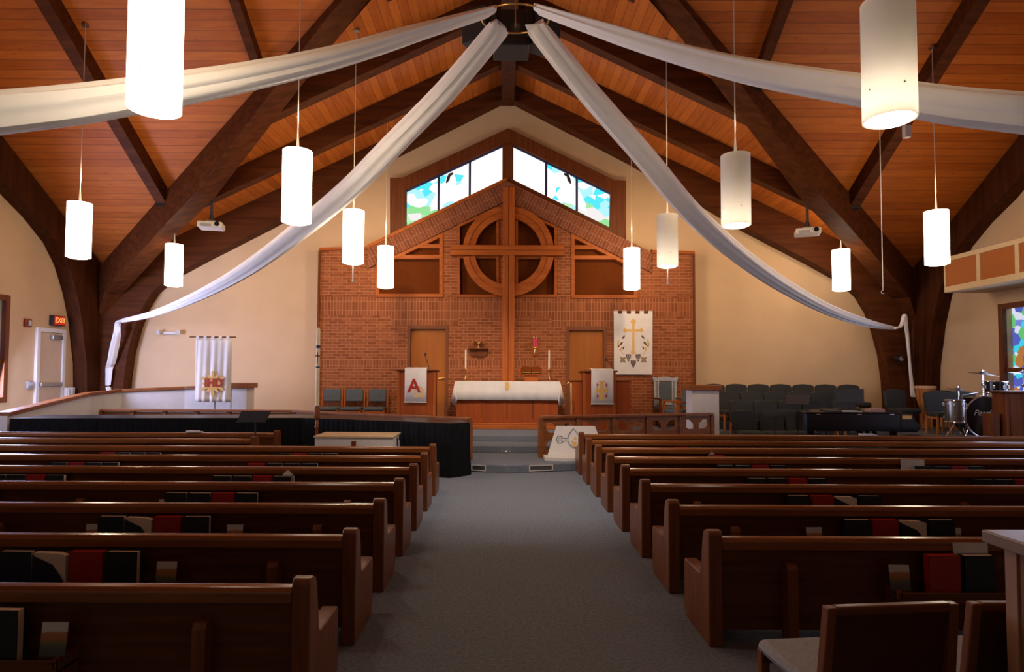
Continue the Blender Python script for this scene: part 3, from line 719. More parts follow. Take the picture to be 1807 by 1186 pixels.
# ------------------------------------------------------------------ pendant lamps
LL, LR_ = .95, .19
def pendant(px, pyb, label, lit=True, pull=None, power=70):
    q = 1.97 / (658 + (px - 886) * .0045 - pyb)
    D = 1.1 * q * 1000
    b = W(px, pyb, D); zb_ = 3.72
    k = D; x, y, z = b.x, D, b.z
    zc = roof(x, y)
    root = thing('pendant_lamp', label, 'lamp', (x, y, z), 'cylindrical pendant lamps')
    m = MB(); n = 40
    pr = [(LR_, z), (LR_, z + LL), (LR_ - .012, z + LL), (LR_ - .012, z)]
    vs = []; fs = []
    for r, zz in pr:
        for i in range(n): vs.append((x + r * math.cos(2 * PI * i / n), y + r * math.sin(2 * PI * i / n), zz))
    for j in range(4):
        for i in range(n): fs.append((j * n + i, j * n + (i + 1) % n, ((j + 1) % 4) * n + (i + 1) % n, ((j + 1) % 4) * n + i))
    m.add(vs, fs).build('lamp_shade', LAMPE if lit else FROST, root, smooth=True)
    MB().lathe([(LR_ - .04, z + .07), (LR_ - .04, z - .015), (LR_ - .055, z - .02), (.001, z - .022)], (x, y, 0), 32).build('bottom_diffuser', LAMPB, root, smooth=True)
    MB().lathe([(LR_ - .02, z + LL - .02), (LR_ - .02, z + LL - .005), (.03, z + LL), (.022, z + LL + .03), (.006, z + LL + .28), (.001, z + LL + .28)], (x, y, 0), 24).build('stem_cone', PLAST, root, smooth=True)
    MB().cyl((x, y, z + LL + .2), (x, y, zc - .02), .0065, n=8).build('cord', PLAST, root)
    MB().cyl((x, y, zc - .1), (x, y, zc + .02), .06, n=20).build('ceiling_canopy', STEEL, root)
    for a in (-1, 0, 1):
        MB().cyl((x + (LR_ + .004) * math.sin(a * 1.3), y - (LR_ + .004) * math.cos(a * 1.3), z + .22), (x + (LR_ - .01) * math.sin(a * 1.3), y - (LR_ - .01) * math.cos(a * 1.3), z + .22), .007, n=8).build('set_screw', STEEL, root)
    if pull:
        e = W(px, pull, D); MB().cyl((x, y, z - .01), (x, y, e.z), .012, n=8).cyl((x, y, e.z), (x, y, e.z + .05), .018, n=8).build('pull_rod', PLAST, root)
    light('POINT', (x, y, z + LL + .45), None, 56 if lit else 16, (1, .74, .46), .08)
    if not lit:
        light('POINT', (x, y, z + .13), None, 8, (1, .89, .74), .07)
    return root
pendant(272, 193, 'huge glowing white cylinder lamp cut by the top edge at the left', True)
pendant(523, 392, 'large glowing white cylinder lamp hanging left of centre over the nave')
pendant(138, 454, 'glowing cylinder lamp nearest the left edge of the photo')
pendant(623, 464, 'glowing cylinder lamp with a thin pull rod below, left of the brick gable', pull=498)
pendant(680, 507, 'small glowing cylinder lamp in front of the left brick screen')
pendant(306, 504, 'small glowing cylinder lamp below the left projector')
pendant(1570, 212, 'huge half dimmed frosted cylinder lamp cut by the top edge at the right', False)
pendant(1299, 398, 'large half dimmed frosted cylinder lamp hanging right of centre', False)
pendant(1178, 470, 'half dimmed frosted cylinder lamp with a thin pull rod, right of the brick gable', False, pull=503)
pendant(1115, 510, 'small glowing cylinder lamp in front of the right brick screen')
pendant(1485, 512, 'small glowing cylinder lamp below the right projector')
pendant(1654, 466, 'glowing cylinder lamp nearest the right edge beside the orange panels')

# cord with hook hanging on the right
a = W(1558, 512, 12.2)
rt = thing('hanging_cord', 'thin hanging cord with a small hook at the right', 'cord', tuple(a))
MB().cyl(a, (a.x, a.y, roof(a.x, a.y)), .009, n=6).build('cord', PLAST, rt)
MB().tube([a, a + Vector((-.03, 0, -.02)), a + Vector((-.03, 0, -.06)), a + Vector((.02, 0, -.07))], .01, 6).build('hook', STEEL, rt)
# ceiling projectors
def projector(px, py, ptop, D, rz, label):
    c = W(px, py, D); t = W(px, ptop, D)
    zt = roof(c.x, D)
    rt = thing('projector', label, 'projector', tuple(c))
    MB().obox(c, .5, .42, .13, rz).build('casing', PLAST, rt, .025)
    R = Matrix.Rotation(rz, 3, 'Z')
    MB().cyl(c + R @ Vector((.15, -.2, .01)), c + R @ Vector((.15, -.235, .01)), .05).build('lens', DKGL, rt)
    MB().obox(c + R @ Vector((-.08, -.212, -.02)), .22, .01, .06, rz).build('vent', GREYP, rt)
    MB().obox(c + Vector((0, 0, .09)), .2, .2, .03, rz).build('mount_plate', STEEL, rt)
    MB().cyl(c + Vector((0, 0, .1)), c + Vector((0, 0, .26)), .06, .03).cyl(c + Vector((0, 0, .25)), (c.x, c.y, zt), .028).build('mount_pole', BLACKM, rt)
projector(373, 399, 352, 13.6, .25, 'white projector on a black pole under the left beams')
projector(1425, 410, 364, 13.6, -.35, 'white projector on a black pole under the right beams')
# small fixtures
w = WX(97, 566, XL)
rt = thing('exit_sign', 'red lit EXIT sign box above the left wall door', 'sign', (XL + .1, w.y, w.z))
MB().box(XL, XL + .12, w.y - .2, w.y + .2, w.z - .12, w.z + .12).build('housing', BLACKM, rt, .008)
MB().box(XL + .12, XL + .128, w.y - .18, w.y + .18, w.z - .105, w.z + .105).build('red_face', EXITR, rt)
text('EXIT', .17, EXITT, rt, Matrix.Translation((XL + .131, w.y, w.z)) @ Matrix.Rotation(PI / 2, 4, 'Z') @ FRONT, 'lettering')
w = WX(47, 570, XL)
rt = thing('fire_alarm', 'small dark red fire alarm strobe on the left wall beside the door', 'alarm', (XL, w.y, w.z))
MB().box(XL, XL + .05, w.y - .1, w.y + .1, w.z - .09, w.z + .09).build('alarm_body', simple('dark_red_plastic', (.25, .03, .015), .4), rt, .008)
MB().box(XL + .05, XL + .08, w.y - .03, w.y + .05, w.z - .06, w.z + .06).build('strobe', PLAST, rt, .01)
w = WX(50, 679, XL)
rt = thing('wall_keypad', 'small grey control box on the left wall beside the exit door', 'box', (XL, w.y, w.z))
MB().box(XL, XL + .06, w.y - .08, w.y + .08, w.z - .09, w.z + .09).build('keypad_body', GREYP, rt, .008)
MB().box(XL + .06, XL + .065, w.y - .05, w.y + .05, w.z - .02, w.z + .06).build('keypad_face', PLAST, rt)
w = W(302, 588, YB)
rt = thing('emergency_light', 'twin head emergency light on the back wall above the left banner', 'light', (w.x, YB, w.z))
MB().box(w.x - .2, w.x + .2, YB - .08, YB, w.z - .04, w.z + .04).build('light_body', PLAST, rt, .015)
for s in (-1, 1): MB().cyl((w.x + s * .22, YB - .06, w.z + .03), (w.x + s * .26, YB - .17, w.z + .01), .05, .065).build('lamp_head', PLAST, rt, smooth=True)
w = WX(131, 690, XL + .3)
rt = thing('ribbed_screen', 'low white ribbed folding screen against the left corner by the exit door', 'screen', (XL + .05, 15.35, H3))
for i in range(6):
    MB().obox((XL + .09 + .03 * (i % 2), 15.24 + i * .05, H3 + .47), .02, .075, .94, .7 if i % 2 else -.7).build('slat_panel', WHITE, rt)
w = W(1603, 232, 10.3)
tag(MB().box(w.x - .05, w.x + .05, w.y, w.y + .09, w.z - .09, w.z + .12).build('junction_box', PLAST, None, .006), 'small white box on the side of the right dark rafter', 'box')
dd, nn = diag(1, 1)
w = WP(1593, 632, (X0, YC, 0), nn) - dd * .15
rt = thing('column_speaker', 'small black speaker clipped on the right column beside the drape tail', 'light', tuple(w))
MB().cyl(w + Vector((0, .1, 0)), w + Vector((-.03, -.1, -.02)), .09, .07).build('speaker_can', BLACKM, rt, smooth=True)  # clip-on speaker body, gives no light
MB().cyl(w + Vector((-.03, -.1, -.02)), w + Vector((-.03, -.105, -.02)), .06).build('speaker_face', STEEL, rt)
# acoustic panel soffit on the right wall
XS = 10.0
y0s, y1s = WX(1667, 480, XS).y, 8.6
zs1, zs0 = WX(1667, 455, XS).z, WX(1667, 517, XS).z
rt = thing('acoustic_soffit', 'cream boxed ledge with orange cloth panels high on the right wall', 'ledge', (XR, (y0s + y1s) / 2, zs0))
MB().box(XS + .03, XR - .002, y1s, y0s, zs0, zs1).build('soffit_box', CREAMF, rt)
ys = [y0s]
for px in (1727, 1796): ys.append(WX(px, 460, XS).y)
while ys[-1] - 1 > y1s: ys.append(ys[-1] - 1)
holes = []
for a, b in zip(ys[:-1], ys[1:]): holes.append([(b + .05, zs0 + .13), (a - .05, zs0 + .13), (a - .05, zs1 - .1), (b + .05, zs1 - .1)])
MB().xpl([(y1s, zs0), (y0s, zs0), (y0s, zs1), (y1s, zs1)], XS - .02, XS + .03, holes).build('face_frame', CREAMF, rt, .006)
for h in holes: MB().xpl(h, XS + .005, XS + .028).build('cloth_panel', ORFAB, rt)

# ------------------------------------------------------------------ low walls, ramp wall
rt = thing('ramp_wall', 'low white wall with brown wooden cap rising along the ramp at the left', 'wall', (-9.2, 12.5, 0)); rt['kind'] = 'structure'
cap = [(-9.0, 11.3, 1.0), (-9.08, 12.6, 1.15), (-9.1, 13.75, 1.28), (-8.7, 14.3, 1.34), (-7.4, 14.62, 1.40), (-6.35, 14.66, 1.44)]
def strip(pts, w, zlo, zhi, m):
    """wall running along pts; zlo/zhi give bottom/top from the point"""
    P_ = [Vector(p) for p in pts]; vs = []; fs = []
    for i, p in enumerate(P_):
        d = P_[min(i + 1, len(P_) - 1)] - P_[max(i - 1, 0)]; d.z = 0; d.normalize(); n_ = Vector((-d.y, d.x, 0)) * w / 2
        for s in (-1, 1):
            for zz in (zlo(p), zhi(p)): vs.append((p.x + s * n_.x, p.y + s * n_.y, zz))
    for i in range(len(P_) - 1):
        a = i * 4; b = a + 4
        fs += [(a, b, b + 1, a + 1), (a + 2, a + 3, b + 3, b + 2), (a + 1, b + 1, b + 3, a + 3), (a, a + 2, b + 2, b)]
    e = (len(P_) - 1) * 4
    fs += [(0, 1, 3, 2), (e, e + 2, e + 3, e + 1)]
    return m.add(vs, fs)
strip(cap, .14, lambda p: 0 if p.y < 13.7 else H3, lambda p: p.z - .07, MB()).build('white_panel', WHITE, rt)
strip(cap, .24, lambda p: p.z - .07, lambda p: p.z, MB()).build('wood_cap', RAILW, rt, .01)
a, b = W(405, 684, 14.6), W(443, 676, 14.6)
rt = thing('wall_pier', 'short white pier with brown wooden cap beside the left banner', 'pier', ((a.x + b.x) / 2, 14.75, H3))
MB().box(a.x + .1, b.x - .06, 14.5, 14.95, H3, b.z - .12).build('white_pier', WHITE, rt)
MB().box(a.x, b.x, 14.42, 15.02, b.z - .12, b.z).build('wood_cap', RAILW, rt, .01)
a, b = W(1219, 690, 13.75), W(1271, 680, 13.75)
rt = thing('wall_pier', 'white half wall pier with grey brown cap between the chancel and the choir chairs', 'pier', ((a.x + b.x) / 2, 13.95, H1))
MB().box(a.x + .03, b.x - .03, 13.75, 14.2, H1, b.z - .11).build('white_pier', WHITE, rt)
MB().box(a.x - .06, b.x + .02, 13.68, 14.27, b.z - .11, b.z).build('wood_cap', RAILW, rt, .01)

# ------------------------------------------------------------------ communion rails
def rail(pts, ztop, label, npan, base):
    root = thing('communion_rail', label, 'railing', (*pts[0], base), 'communion rails')
    P3 = [(x, y, ztop) for x, y in pts]
    strip(P3, .16, lambda p: ztop - .05, lambda p: ztop, MB()).build('top_rail', RAILW, root, .012)
    for (x0_, y0_), (x1_, y1_), n_ in zip(pts[:-1], pts[1:], npan):
        d = Vector((x1_ - x0_, y1_ - y0_)); L = d.length; d.normalize(); nn_ = Vector((-d.y, d.x))
        fn = lambda u, v, w, x0_=x0_, y0_=y0_, d=d, nn_=nn_: (x0_ + d.x * u + nn_.x * w, y0_ + d.y * u + nn_.y * w, v)
        for k in range(n_ + 1):
            u = k / n_ * L
            MB().plate([(u - .04, base), (u + .04, base), (u + .04, ztop - .05), (u - .04, ztop - .05)], -.05, .05, fn).build('post', RAILW, root, .006)
            if k == n_: break
            a, b = u + .05, (k + 1) / n_ * L - .05; z0, z1 = base + .06, ztop - .06
            cxx, czz = (a + b) / 2, (z0 + z1) / 2; W2, H2_ = b - a, z1 - z0
            holes = []
            for sx in (-1, 1):
                for sz in (-1, 1):
                    q = [(.08, .1), (.3, .1), (.41, .2), (.41, .39), (.23, .39), (.08, .25)]
                    holes.append([(cxx + sx * u_ * W2, czz + sz * v_ * H2_) for u_, v_ in q])
            MB().plate([(a, z0), (b, z0), (b, z1), (a, z1)], -.02, .02, fn, holes).build('pierced_panel', RAILW, root)
    return root
rail([(-.59, 11.5), (-4.5, 13.53), (-8.75, 13.68)], .925, 'pierced wooden communion rail left of the steps behind the black tables', [5, 6], H1)
rail([(.745, 11.99), (4.42, 13.18)], .93, 'pierced wooden communion rail right of the steps', [5], H1)
# ------------------------------------------------------------------ altar and what stands on it
AD = 15.1
ax0, ax1 = W(804.5, 730, AD).x, W(985, 730, AD).x
ctop = W(893, 671.5, AD).z; body_t = ctop - .03
rt = thing('altar', 'red oak altar table under the white cloth at the centre', 'altar', ((ax0 + ax1) / 2, AD + .4, H3))
MB().box(ax0, ax1, AD, AD + .8, H3 + .14, body_t - .02).build('altar_body', REDOAK, rt, .01)
MB().box(ax0 - .1, ax1 + .1, AD - .1, AD + .85, H3, H3 + .1).box(ax0 - .05, ax1 + .05, AD - .05, AD + .82, H3 + .1, H3 + .14).build('plinth', OAK, rt, .01)
MB().box(ax0 - .06, ax1 + .06, AD - .06, AD + .84, body_t - .02, body_t).build('altar_top', REDOAK, rt, .006)
for fx in (.25, .5, .75):
    x = ax0 + (ax1 - ax0) * fx
    MB().box(x - .012, x + .012, AD - .008, AD + .004, H3 + .25, body_t - .2).box(x - .07, x + .07, AD - .008, AD + .004, body_t - .42, body_t - .395).build('inlaid_cross', TRIMW, rt)
# cloth
cl = thing('altar_cloth', 'long white cloth draped over the altar with hanging corners', 'cloth', ((ax0 + ax1) / 2, AD, body_t))
hem = W(893, 706, AD - .1).z
x0c, x1c = ax0 - .02, ax1 + .04
xl2, xr2 = W(796, 708, AD).x, W(996.5, 705, AD).x
m = MB(); nx = 60
top_b = []; 
y0c, y1c = AD - .085, AD + .87
rows = [(y1c, hem, .0), (y1c, body_t + .006, 0), (y0c, body_t + .006, 0), (y0c - .012, body_t - .1, .3), (y0c - .02, (hem + body_t) / 2, .7), (y0c - .03, hem, 1)]
vs = []; fs = []
for (y, z, k) in rows:
    for i in range(nx + 1):
        x = x0c + (x1c - x0c) * i / nx
        vs.append((x, y + k * .008 * math.sin(x * 9) + k * .006 * math.sin(x * 23), z))
for j in range(len(rows) - 1):
    for i in range(nx):
        fs.append((j * (nx + 1) + i, j * (nx + 1) + i + 1, (j + 1) * (nx + 1) + i + 1, (j + 1) * (nx + 1) + i))
m.add(vs, fs)
for s, xe, xo in ((-1, x0c, xl2), (1, x1c, xr2)):
    tip = W(803 if s < 0 else 986, 718, AD).z
    low = W(796, 707, AD).z
    # end drop folding into a pointed front corner
    tx = W(804 if s < 0 else 986, 718, AD).x
    m.add([(xe, y0c, body_t + .006), (xe, y1c, body_t + .006), (xo, y1c - .06, low), (xo, y0c + .02, low), (tx, y0c - .07, tip), (xe - s * .05, y0c - .034, hem), (xe - s * .02, y0c - .04, (hem + body_t) / 2)],
          [(0, 1, 2, 3), (0, 3, 4), (0, 4, 6), (6, 4, 5)])
co_ = m.build('cloth', CLOTH, cl, smooth=True)
so = co_.modifiers.new('thick', 'SOLIDIFY'); so.thickness = .006
gx = W(895, 680, AD - .1).x
MB().ypl([(gx - .05, body_t - .005), (gx + .045, body_t - .005), (gx + .045, body_t - .12), (gx - .005, body_t - .22), (gx - .05, body_t - .16)], y0c - .034, y0c - .022).build('gold_emblem', GOLD, cl)
def candle(px, ytop, label):
    t = W(px, ytop, AD + .3); zb_ = body_t + .012
    r = thing('altar_candle', label, 'candle', (t.x, t.y, zb_), 'altar candles')
    MB().lathe([(.07, zb_), (.07, zb_ + .012), (.03, zb_ + .05), (.018, zb_ + .07), (.018, zb_ + .28), (.03, zb_ + .3), (.022, zb_ + .32), (.001, zb_ + .32)], (t.x, t.y, 0), 16).build('brass_holder', BRASS, r, smooth=True)
    MB().lathe([(.02, zb_ + .3), (.02, t.z - .01), (.005, t.z), (.001, t.z)], (t.x, t.y, 0), 12).build('candle_stick', WAX, r, smooth=True)
candle(822, 617, 'tall thin altar candle on the left end of the white cloth')
candle(969, 618, 'tall thin altar candle on the right end of the white cloth')
c = W(937, 664, AD + .4); zb_ = body_t + .012
rt = thing('book_stand', 'wooden book stand on the altar right of the cross', 'stand', (c.x, c.y, zb_))
MB().box(c.x - .16, c.x + .17, c.y - .1, c.y + .12, zb_, zb_ + .17).build('stand_base', OAK, rt, .006)
MB().obox((c.x, c.y, zb_ + .24), .56, .36, .025, 0, .5).build('stand_ledge', REDOAK, rt, .006)
bt = thing('open_bible', 'open book with gilt edges on the altar book stand', 'book', (c.x, c.y, zb_ + .22))
MB().obox((c.x - .115, c.y - .005, zb_ + .285), .22, .3, .03, 0, .5, .06).obox((c.x + .115, c.y - .005, zb_ + .285), .22, .3, .03, 0, .5, -.06).build('page_block', BRASS, bt, .006)
MB().obox((c.x, c.y, zb_ + .262), .47, .32, .008, 0, .5).build('book_cover', BOOKK, bt)
# shelf with brass oil lamp, sanctuary lamp on the brick
c = W(844.5, 622, DB)
rt = thing('wall_shelf', 'small dark wood shelf on the brick left of the cross', 'shelf', (c.x, DB, c.z))
MB().box(c.x - .26, c.x + .26, DB - .22, DB - .002, c.z + .08, c.z + .11).build('shelf_board', TRIMW, rt, .004)
MB().ypl([(c.x - .24, c.z + .08), (c.x + .24, c.z + .08), (c.x + .24, c.z - .02), (c.x + .18, c.z - .1), (c.x - .18, c.z - .1), (c.x - .24, c.z - .02)], DB - .08, DB - .002).build('shelf_bracket', TRIMW, rt, .004)
z = c.z + .111; y = DB - .12
rt = thing('brass_bowl', 'small brass footed bowl on the wall shelf', 'bowl', (c.x, y, z))
MB().lathe([(.05, z), (.05, z + .012), (.015, z + .03), (.015, z + .05), (.08, z + .09), (.12, z + .16), (.112, z + .16), (.07, z + .1), (.001, z + .07)], (c.x, y, 0), 20).build('bowl', BRASS, rt, smooth=True)
for s in (-1, 1): MB().tube([(c.x + s * .1, y, z + .12), (c.x + s * .15, y, z + .13), (c.x + s * .16, y, z + .19)], .01, 6).build('handle', BRASS, rt)
c = W(944, 611, DB)
rt = thing('sanctuary_lamp', 'red glass sanctuary lamp on a brass wall bracket right of the cross', 'lamp', (c.x, DB, c.z))
MB().box(c.x - .09, c.x + .09, DB - .02, DB - .002, c.z - .26, c.z + .25).build('back_plate', OAK, rt, .01)
MB().cyl((c.x, DB - .1, c.z - .02), (c.x, DB - .1, c.z + .2), .055, .06, 20).build('red_glass', REDG, rt, smooth=True)
MB().lathe([(.06, c.z + .2), (.065, c.z + .24), (.001, c.z + .24)], (c.x, DB - .1, 0), 20).build('brass_cap', BRASS, rt, smooth=True)
MB().lathe([(.05, c.z - .02), (.06, c.z - .05), (.03, c.z - .08), (.045, c.z - .2), (.02, c.z - .24), (.001, c.z - .24)], (c.x, DB - .1, 0), 20).cyl((c.x, DB - .1, c.z - .15), (c.x, DB - .01, c.z - .15), .015).build('brass_bracket', BRASS, rt, smooth=True)

# ------------------------------------------------------------------ pulpits with paraments
def mic(pts, D, root):
    MB().tube(catmull([W(x, y, D) for x, y in pts], 4), .009, 6).build('gooseneck', BLACKM, root)
    p = W(*pts[-1], D); MB().cyl(p - Vector((0, 0, .02)), p + Vector((-.01, 0, .05)), .02, .022, 10).build('microphone', BLACKM, root)
PD = 14.75
def pulpit(x0p, x1p, ytop, label, cat):
    a, b = W(x0p, ytop, PD), W(x1p, ytop, PD)
    r = thing(cat, label, cat, ((a.x + b.x) / 2, PD + .3, H3))
    MB().box(a.x + .03, b.x - .03, PD, PD + .5, H3, a.z - .04).build('front_panel', REDOAK, r, .008)
    for q_ in (a.x + .01, b.x - .07): MB().box(q_, q_ + .06, PD - .012, PD + .02, H3, a.z - .04).build('corner_stile', OAKZ, r, .004)
    MB().obox(((a.x + b.x) / 2, PD + .25, a.z - .03), b.x - a.x + .06, .62, .035, 0, -.05).build('reading_top', TRIMW, r, .006)
    return r, a, b
def parament(x0p, x1p, yt, yb, label):
    a, b = W(x0p, yt, PD - .03), W(x1p, yb, PD - .03)
    r = thing('parament', label, 'banner', ((a.x + b.x) / 2, PD, a.z), 'pulpit hangings')
    m = MB(); n = 24; vs = []; fs = []
    rows = [(PD + .35, a.z + .015), (PD - .055, a.z - .005), (PD - .07, a.z - .04), (PD - .07, (a.z + b.z) / 2), (PD - .07, b.z)]
    for y, z in rows:
        for i in range(n + 1):
            x = a.x + (b.x - a.x) * i / n; vs.append((x, y + .0015 * math.sin(i * .8), z))
    for j in range(len(rows) - 1):
        for i in range(n): fs.append((j * (n + 1) + i, j * (n + 1) + i + 1, (j + 1) * (n + 1) + i + 1, (j + 1) * (n + 1) + i))
    o = m.add(vs, fs).build('hanging_cloth', CLOTH, r, smooth=True)
    k = o.modifiers.new('thick', 'SOLIDIFY'); k.thickness = .006; k.offset = 0
    MB().cyl((a.x - .01, PD - .07, b.z), (b.x + .01, PD - .07, b.z), .012, n=8).build('hem_rod', CLOTH, r)
    return r
lp, a, b = pulpit(701, 770, 652, 'red oak pulpit left of the altar with the letter A hanging', 'pulpit')
mic([(757, 651), (756, 644), (752, 634), (751, 627)], PD + .2, lp)
pr_ = parament(715, 753, 649, 710, 'white hanging with red A and gold omega on the left pulpit')
YE = PD - .0745
def at(px, py, y=YE): return W(px, py, y)
text('A', .44, RED, pr_, Matrix.Translation(at(730.5, 682)) @ FRONT, 'letter_a', .004, 0, .012)
text('Ω', .33, GOLD, pr_, Matrix.Translation(at(739, 693) + Vector((0, .004, 0))) @ FRONT, 'letter_omega', .004, 0, .006)
rp, a, b = pulpit(1028, 1087, 654, 'red oak pulpit right of the altar with the gold cross hanging', 'pulpit')
for (x0_, x1_) in ((1006, 1027.5), (1087.5, 1113)):
    q0, q1 = W(x0_, 671, PD + .1), W(x1_, 671, PD + .1)
    wg = MB().box(q0.x, q1.x, PD + .1, PD + .2, H3, q0.z - .03).build('side_wing', REDOAK, rp, .005)
    MB().box(q0.x - .01, q1.x + .01, PD + .08, PD + .22, q0.z - .03, q0.z).build('wing_cap', TRIMW, wg, .004)
mic([(1083, 651), (1078, 643), (1073, 638), (1070, 636)], PD + .2, rp)
pr_ = parament(1043, 1082, 651, 713, 'white hanging with gold cross and four small red crosses on the right pulpit')
def cross_px(m, px, py, w, h, t, y):
    m.ypl(xz([(px - t, py - h), (px + t, py - h), (px + t, py + h), (px - t, py + h)], y), y - .004, y)
    m.ypl(xz([(px - w, py - t), (px - t, py - t), (px - t, py + t), (px - w, py + t)], y), y - .004, y)
    m.ypl(xz([(px + t, py - t), (px + w, py - t), (px + w, py + t), (px + t, py + t)], y), y - .004, y); return m
m = cross_px(MB(), 1062, 689, 11, 17, 3.2, YE)
for s in (-1, 1):
    m.ypl(xz([(1062 + s * 11, 684), (1062 + s * 8, 684), (1062 + s * 8, 694), (1062 + s * 11, 694)], YE), YE - .006, YE - .0042)
    m.ypl(xz([(1057, 689 + s * 17), (1067, 689 + s * 17), (1067, 689 + s * 14), (1057, 689 + s * 14)], YE), YE - .006, YE - .0042)
m.build('gold_cross', GOLD, pr_)
for sx in (-1, 1):
    for sy in (-1, 1): cross_px(MB(), 1062 + sx * 7.8, 689 + sy * 9.8, 3.2, 4, .75, YE).build('red_cross', RED, pr_)
# brass hand rail beside the right pulpit
pts = [W(x, y, 14.3) for x, y in [(1001.5, 678), (1003, 675.5), (1006.5, 677.5), (1007.5, 684), (1007.5, 716)]]; pts[-1].z = H3 + .0
rt = thing('hand_rail', 'slim brass hand rail left of the right pulpit', 'railing', (pts[-1].x, 14.3, H3))
MB().tube(catmull(pts, 4), .017, 8).build('rail_tube', BRASS, rt, smooth=True)
MB().lathe([(.04, H3), (.04, H3 + .01), (.02, H3 + .02), (.001, H3 + .02)], (pts[-1].x, pts[-1].y, 0), 12).build('rail_flange', BRASS, rt)

# ------------------------------------------------------------------ banners
def wall_banner():
    D = DB - .06
    a, b = W(1083, 549, D), W(1152, 661, D)
    r = thing('wall_banner', 'white banner with gold cross, wheat and grapes on the brick wall at the right', 'banner', ((a.x + b.x) / 2, D, a.z))
    m = MB(); 
    zt_ = a.z - .07
    m.ypl([(a.x, zt_), (b.x, zt_), (b.x - .015, b.z), (a.x, b.z)], D - .006, D)
    for i in range(5):
        x = a.x + (b.x - a.x) * (i * 2 + .0) / 9
        m.ypl([(x, zt_), (x + (b.x - a.x) / 9, zt_), (x + (b.x - a.x) / 9, a.z + .01), (x, a.z + .01)], D - .008, D + .025)
    m.build('banner_cloth', CLOTH, r)
    MB().cyl((a.x - .03, D + .005, a.z - .01), (b.x + .03, D + .005, a.z - .01), .014, n=8).build('hanging_rod', TRIMW, r)
    Y = D - .007
    g = MB()
    g.ypl(xz([(1115.5, 572), (1119.5, 572), (1119.5, 624), (1115.5, 624)], Y), Y - .004, Y)
    g.ypl(xz([(1103, 581), (1115, 581), (1115, 585), (1103, 585)], Y), Y - .004, Y)
    g.ypl(xz([(1120, 581), (1132, 581), (1132, 585), (1120, 585)], Y), Y - .004, Y)
    for q in ([(1117.5, 562), (1122.5, 567), (1120, 572), (1115, 572), (1112.5, 567)], [(1099, 583), (1104, 578), (1106, 583), (1104, 588)], [(1136, 583), (1131, 578), (1129, 583), (1131, 588)], [(1112.5, 621), (1117.5, 618), (1122.5, 621), (1117.5, 626)]):
        g.ypl(xz(q, Y - .001), Y - .005, Y - .001)
    g.build('gold_cross', GOLD, r)
    def leaf(cx, cy, L, w, ang):
        c, s = math.cos(ang), math.sin(ang); pts = []
        for t in range(10):
            u = 2 * PI * t / 10; x, y = L / 2 * math.cos(u), w / 2 * math.sin(u) * (1 - .3 * math.cos(u)); pts.append((cx + c * x - s * y, cy + s * x + c * y))
        return xz(pts, Y)
    for s in (-1, 1):
        w = MB(); d_ = MB()
        q = lambda x: 1117.5 + s * x
        for (dx, y, ang, L, w_) in ((17, 595, -.9, 8, 3), (21, 606, -.9, 8, 3.4), (17.5, 614, -1.2, 6, 2.4)):
            d_.ypl(leaf(q(dx), y, L, w_, ang * -s + (0 if s < 0 else 0)), Y - .004, Y)
        for (dx, y, ang, L) in ((26, 603, 1.2, 9), (25, 610, .9, 9), (22, 616, 1.0, 9), (27, 609, 1.9, 8)):
            w.ypl(leaf(q(dx), y, L, 2.6, ang * s), Y - .004, Y)
        st = [W(q(x), y, Y) for x, y in ((25, 605), (22, 618), (17, 626))]; w.tube(st, .006, 4)
        w.build('wheat_ear', GOLD, r); d_.build('wheat_husk', DKBR, r)
        lf = MB()
        for k in range(4): lf.ypl(leaf(q(18.5) + 3 * math.cos(k * PI / 2 + .8), 635 + 3.4 * math.sin(k * PI / 2 + .8), 7, 4.6, k * PI / 2 + .8), Y - .004 - k * .0005, Y)
        lf.build('vine_leaf', OLIVE, r)
    for cx_, cy_ in ((1109, 631), (1126, 631), (1117.5, 642)):
        gb = MB()
        for row, nn_ in enumerate((3, 3, 2, 1)):
            for k in range(nn_):
                p = W(cx_ + (k - (nn_ - 1) / 2) * 3.1, cy_ - 4.5 + row * 3.2, Y); gb.cyl(p, p - Vector((0, .01, 0)), .024, .016, 8)
        gb.build('grape_bunch', DKBR, r)
wall_banner()
